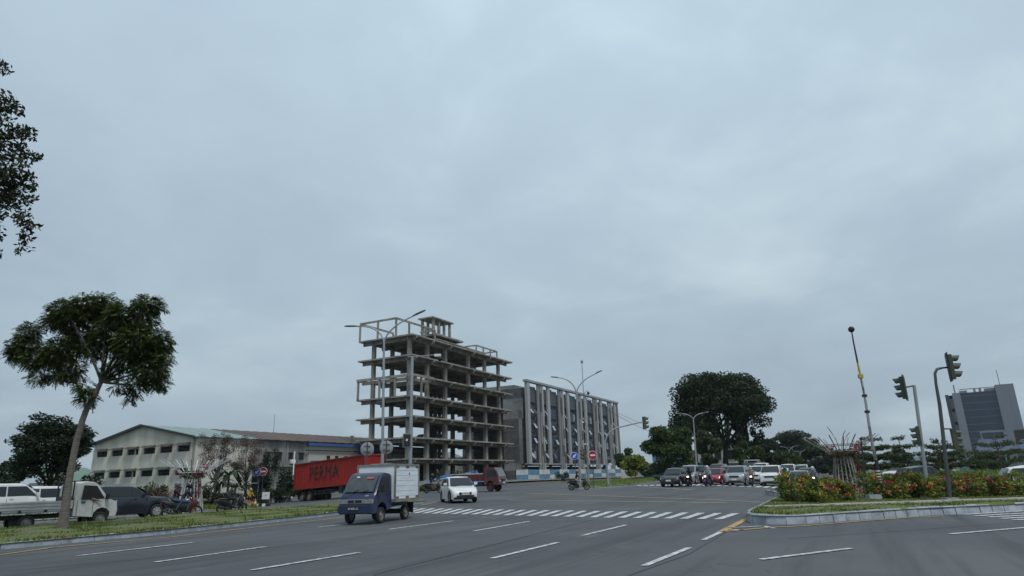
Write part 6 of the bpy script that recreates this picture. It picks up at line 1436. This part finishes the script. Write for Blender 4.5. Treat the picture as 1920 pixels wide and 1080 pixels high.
# palm
b = on(1676, 80); o = empty('palm', b, 0, 'small feathery palm between the layered trees', 'palm'); MB().tube([(0, 0, -.2), (.1, 0, 1.4)], [.12, .09], 8).build('trunk', BARK, o)
for i in range(12):
    a = 2*math.pi*i/12+.2; d = Vector((math.cos(a), math.sin(a), 0)); pts = [Vector((.1, 0, 1.4))+d*1.9*q+Vector((0, 0, 1.3*q-1.7*q*q)) for q in (0, .25, .5, .75, 1)]; m_ = MB(); s_ = Vector((-d.y, d.x, 0))
    vs = []
    for j, p in enumerate(pts): w = (.05, .2, .24, .18, .02)[j]; vs += [p+s_*w-Vector((0, 0, w*.5)), p, p-s_*w-Vector((0, 0, w*.5))]
    m_.add(vs, [(3*j, 3*j+1, 3*j+4, 3*j+3) for j in range(4)]+[(3*j+1, 3*j+2, 3*j+5, 3*j+4) for j in range(4)]).build('frond', LM_T, o)
# ---- planting in front of the warehouse
def bare_tree(px, Y, top, w, label, seed):
    rng = random.Random(seed); b = on(px, Y); o = empty('withered_tree', b, 0, label, 'tree', 'withered trees before the warehouse'); H_ = (P(px, top, Y)-b).z; tw_ = MB(); cs = []
    MB().tube([(0, 0, -.2), (.15, 0, H_*.3), (.05, 0, H_*.5)], [.16, .13, .10], 8).build('trunk', BARK_D, o, 60)
    for i in range(46):
        a = rng.uniform(0, 6.28); r_ = rng.uniform(.2, 1)*w/2*Y/F; e_ = Vector((math.cos(a)*r_, math.sin(a)*r_*.8, H_*rng.uniform(.55, 1))); s0 = Vector((.05, 0, H_*rng.uniform(.3, .5)))
        tw_.tube(arc(s0, Vector((e_.x*.7, e_.y*.7, s0.z+.3)), e_, 4), [.035, .03, .022, .015, .008], 4); cs.append((e_, (.45, .45, .4)))
    w_ = tw_.build('twigs', BARK_D, o); w_['kind'] = 'stuff'; link('crown', fastmesh('crown', leaf_quads(cs, 5200, .15, .35, .4, np.random.default_rng(seed)), 4, LM_B), o)
bare_tree(398, 72, 814, 62, 'withered brown tree at the warehouse corner', 2); bare_tree(456, 71, 822, 66, 'withered reddish tree in front of the stained wall', 7)
def banana(px, Y, hpx, label, seed, n=9):
    rng = random.Random(seed); b = on(px, Y); o = empty('banana_plant', b, 0, label, 'plant', 'banana plants by the warehouse'); H_ = hpx*Y/F
    MB().tube([(0, 0, -.2), (0, 0, H_*.55)], [.16, .1], 8).build('stem', mat('banana_stem', (.07, .075, .03), .8), o, 60)
    for i in range(n):
        a = 2*math.pi*i/n+rng.uniform(-.3, .3); d = Vector((math.cos(a), math.sin(a), 0)); L = H_*rng.uniform(.26, .38); up_ = rng.uniform(.5, 1.5); s_ = Vector((-d.y, d.x, 0)); vs = []
        for j, q in enumerate((0, .2, .45, .7, .9, 1)):
            p = Vector((0, 0, H_*.5))+d*L*q+Vector((0, 0, L*(up_*q-1.15*q*q))); w = (.03, .13, .19, .17, .1, .01)[j]*L*.75; vs += [p+s_*w+Vector((0, 0, w*.35)), p, p-s_*w+Vector((0, 0, w*.35))]
        MB().add(vs, [(3*j, 3*j+1, 3*j+4, 3*j+3) for j in range(5)]+[(3*j+1, 3*j+2, 3*j+5, 3*j+4) for j in range(5)]).build('leaf', LM_D if i % 3 else LM_M, o, 60)
banana(424, 66, 110, 'tall banana plant right of the white sculpture', 1, 10); banana(408, 64, 80, 'shorter banana plant half behind the sculpture', 2); banana(438, 65, 70, 'low banana plant with a drooping leaf', 3)
def bush(name, label, px, Y, top, bot, wpx, m, n, size, seed, cat='bush', group='shrubs'):
    rng = random.Random(seed); b = on(px, Y); o = empty(name, b, 0, label, cat, group); zt = (P(px, top, Y)-b).z; zt = max(zt, .4); w = wpx*Y/F; cs = []
    for i in range(14):
        x = rng.uniform(-.5, .5)*w; z = rng.uniform(.15, .85)*zt*(1-1.2*(x/w)**2); cs.append((Vector((x, rng.uniform(-.25, .25)*w, z)), (w*.13+.1, w*.13+.1, zt*.2)))
    for k in range(3): limb(o, [Vector((0, 0, -.1)), Vector((rng.uniform(-.2, .2)*w, 0, zt*.6))], .03, .01, BARK_D, 5, 'stem')
    link('foliage', fastmesh('foliage', leaf_quads(cs, n, size, .5, .1, np.random.default_rng(seed)), 4, m), o)
bush('shrub', 'dark climbing shrub around the signs before the shop', 508, 74, 838, 930, 50, LM_D, 3200, .24, 1); bush('shrub', 'dark leafy shrub just left of the red container', 543, 76, 872, 930, 34, LM_D, 2200, .22, 2); bush('shrub', 'low green shrub below the shop windows', 545, 73, 915, 935, 120, LM_D, 3500, .2, 3)
bush('shrub', 'green shrub under the warehouse gable windows', 262, 64, 893, 920, 70, LM_M, 2600, .22, 4); bush('shrub', 'weedy shrub left of the warehouse gable', 190, 62, 908, 925, 80, LM_M, 2200, .2, 5); bush('shrub', 'shrub behind the dark SUV roof', 150, 56, 905, 925, 60, LM_D, 1800, .2, 6)
bush('shrub', 'dark shrubbery at the foot of the white sculpture', 395, 62, 905, 940, 70, LM_D, 3000, .2, 7); bush('shrub', 'brown grassy weeds right of gable, behind the riders', 300, 57, 912, 935, 60, LM_B, 1800, .18, 8); bush('shrub', 'dark shrubs between banana plants and signs', 455, 70, 905, 935, 90, LM_D, 3200, .2, 9)
bush('shrub', 'clipped green hedge beside the dark scooter', 788, 68, 903, 925, 50, LM_M, 2600, .14, 10); bush('weed', 'leafy weed growing on the blue tarpaulin', 857, 80, 870, 900, 14, LM_M, 400, .2, 11); bush('weed', 'tall weed between frame columns left', 824, 80, 874, 900, 10, LM_B, 300, .2, 12)
bush('climber', 'green creeper hanging over the hoarding panels', 1054, 100, 880, 900, 24, LM_D, 700, .2, 13); bush('shrub', 'reddish shrubs along the far boundary wall', 1225, 92, 893, 905, 90, LM_B, 2200, .2, 14); bush('shrub', 'dark reddish shrub left of the dark crossover', 1240, 80, 892, 905, 24, LM_D, 800, .18, 15)
bush('shrub', 'dark shrubbery under the far left tree, behind white van', 60, 54, 884, 920, 130, LM_D, 4200, .24, 21); bush('shrub', 'dark shrubbery right under the far left tree trunk', 140, 54, 888, 920, 90, LM_D, 3200, .24, 22); bush('shrub', 'leafy green shrub against the gable wall, right of centre', 232, 60, 900, 922, 60, LM_M, 2200, .2, 23); bush('shrub', 'reddish dry shrub left of the slatted sculpture', 325, 55, 906, 930, 40, LM_B, 1500, .17, 24)
# ---- flower hedges on the right island
FL = [leafmat('flower_%s' % n_, a, c_, 3, .6, .2) for n_, a, c_ in (('crimson', (.16, .012, .03), (.34, .03, .06)), ('orange', (.42, .11, .03), (.55, .22, .08)), ('yellow', (.40, .26, .03), (.52, .38, .08)), ('pink', (.36, .05, .12), (.45, .12, .16)))]
LM_H = leafmat('leaf_hedge', (.040, .070, .014), (.22, .25, .05), 1.4, .5, .3)
def hedge(label, pts, h, dep, seed, n):
    """pts: pixels along the front foot"""
    g = [G(x, y, .25) for x, y in pts]; b = g[0].copy(); o = empty('flower_hedge', b, 0, label, 'hedge', 'flowering hedges on the island'); rng = random.Random(seed); nr = np.random.default_rng(seed); cs = []; fl = [[] for _ in FL]
    L = [(c_-a).length for a, c_ in zip(g[:-1], g[1:])]; tot = sum(L); m_ = int(tot*11)
    for i in range(m_):
        u = (i+rng.random())/m_*tot; k = 0
        while k < len(L)-1 and u > L[k]: u -= L[k]; k += 1
        d = (g[k+1]-g[k]).normalized(); nn = Vector((-d.y, d.x, 0)); p = g[k]+d*u-b; v = rng.random()
        hh = h*(.82+.22*math.sin(i*.21+seed)+.12*rng.random())*(.75+.35*v); q = Vector((p.x, p.y, p.z))+nn*(.25+dep*v)
        for z in (.22, .5, .82): cs.append((q+Vector((rng.uniform(-.1, .1), rng.uniform(-.1, .1), hh*z)), (.30, .30, hh*.2)))
        if rng.random() < .8:
            z = hh*rng.uniform(.55, 1.02); qq = q+Vector((rng.uniform(-.2, .2), -rng.uniform(0, .3), z)); fl[rng.choices(range(4), (4, 3.4, 2.6, .9))[0]].append((qq, (.13, .13, .08)))
        if rng.random() < .35: qq = p+nn*.12+Vector((0, 0, h*rng.uniform(.3, .75))); fl[rng.choices(range(4), (3, 3, 2, 1.4))[0]].append((qq, (.10, .08, .08)))
    link('foliage', fastmesh('foliage', leaf_quads(cs, n, .10, .55, 0, nr), 4, LM_H), o)
    for k in range(4): link('blossom', fastmesh('blossom', leaf_quads(fl[k], len(fl[k])*24, .066, .85, 0, nr), 4, FL[k]), o)
    st = MB()
    for i in range(26): p = g[0].lerp(g[-1], rng.random())-b; nn = Vector((-.3, .95, 0)); st = MB().tube([p+nn*.3, p+nn*.35+Vector((rng.uniform(-.2, .2), 0, h*.5))], .012, 4); st.build('stem', BARK_D, o)
hedge('flowering hedge left of the striped mast, nearest the junction', [(1497, 945.5), (1560, 945), (1634, 940)], 0.96, 2.5, 3, 22000)
hedge('long flowering hedge right of the striped mast to the edge', [(1652, 939), (1720, 938), (1830, 934), (1985, 929)], .98, 2.4, 8, 34000)
# ---- grass blades
def blades(name, label, poly, n, h, m, zoff, seed, hump=0.0, tall=0, ntall=0):
    rng = np.random.default_rng(seed); xs = [p[0] for p in poly]; ys = [p[1] for p in poly]; pts = []
    pol = [(p[0], p[1]) for p in poly]
    X = rng.uniform(min(xs), max(xs), n*4); Yv = rng.uniform(min(ys), max(ys), n*4); ins = np.zeros(len(X), bool); j = len(pol)-1
    for i in range(len(pol)):
        (xi, yi), (xj, yj) = pol[i], pol[j]
        cond = ((yi > Yv) != (yj > Yv)) & (X < (xj-xi)*(Yv-yi)/((yj-yi) if yj != yi else 1e-9)+xi); ins ^= cond; j = i
    keep = ins & ((np.sin(X*1.9+np.sin(Yv*1.3)*2)+np.sin(Yv*2.3)*.8+rng.normal(size=len(X))*.9) > -.6); X, Yv = X[keep][:n], Yv[keep][:n]; k = len(X); Z = np.array([gz(a, c_) for a, c_ in zip(X, Yv)])+zoff
    hh = h*(.5+rng.random(k)); 
    if tall: hh[:ntall] = tall*(.5+rng.random(min(ntall, k)))
    an = rng.uniform(0, 6.28, k); dx, dy = np.cos(an), np.sin(an); w = .018+.02*rng.random(k); base = np.stack([X, Yv, Z], 1); sd = np.stack([-dy*w, dx*w, np.zeros(k)], 1); tipv = np.stack([dx*hh*.45, dy*hh*.45, hh], 1)
    q = np.stack([base-sd, base+sd, base+tipv], 1).reshape(-1, 3); o = link(name, fastmesh(name, q, 3, m)); tag(o, label, 'grass', kind='stuff'); return o
LM_G = leafmat('grass_blade', (.065, .10, .022), (.17, .20, .055), .5, .7, .2); LM_G2 = leafmat('grass_bright_blade', (.06, .10, .018), (.16, .22, .045), .3, .7, .2)
blades('grass', 'short green and straw grass on the left median', [(-19, 8), (-14.0, 18.99), (-11.55, 23.3), (-8.55, 33.4), (e2.x-.5, e2.y)]+med_b[:6], 60000, .07, LM_G, .17, 1, tall=.24, ntall=350)
blades('grass', 'mown grass on the right island before the hedge', [(7.0, 20.9), (7.1, 20.0), (7.7, 19.55), (9.9, 20.35), (12.14, 21.25), (15.62, 21.95), (22, 23.8), (26, 26), (20, 29), (14.2, 36.5)], 45000, .07, LM_G, .235, 2)
blades('grass', 'bright grass on the far signal island', [tuple(p[:2]) for p in fi[:6]]+[tuple(p[:2]) for p in fi[8:]], 16000, .16, LM_G2, .13, 3)
blades('grass', 'tall rough grass in the field on the right', [ST(62, 7)[:2], (46, 53), (70, 42), (110, 60), (90, 120), ST(120, 8)[:2]], 26000, .8, LM_G2, .1, 4)
blades('grass', 'weedy grass on the left verge below the warehouse', [ST(-5, -50.5)[:2], ST(30, -50.5)[:2], ST(38, -54.5)[:2], ST(46, -75)[:2], ST(30, -80)[:2], ST(-5, -70)[:2]], 26000, .5, LM_G2, .1, 5)
blades('grass', 'weeds around the base of left traffic island sculpture', [tuple(p[:2]) for p in ti], 6000, .3, LM_G2, .12, 6)
# ================================================================ HAZE
hz = bpy.data.materials.new('haze'); hz.use_nodes = True; hn = hz.node_tree; hn.nodes.clear()
ho = hn.nodes.new('ShaderNodeOutputMaterial'); pv_ = hn.nodes.new('ShaderNodeVolumePrincipled')
pv_.inputs['Color'].default_value = (.80, .86, .92, 1); pv_.inputs['Density'].default_value = 0.0001; pv_.inputs['Anisotropy'].default_value = .2
hn.links.new(pv_.outputs[0], ho.inputs['Volume'])
hb_ = MB().box((0, 1750, 26), (6400, 3700, 98)).build('haze', hz); hb_['kind'] = 'stuff'; hb_['label'] = 'thin pale blue haze filling the air'
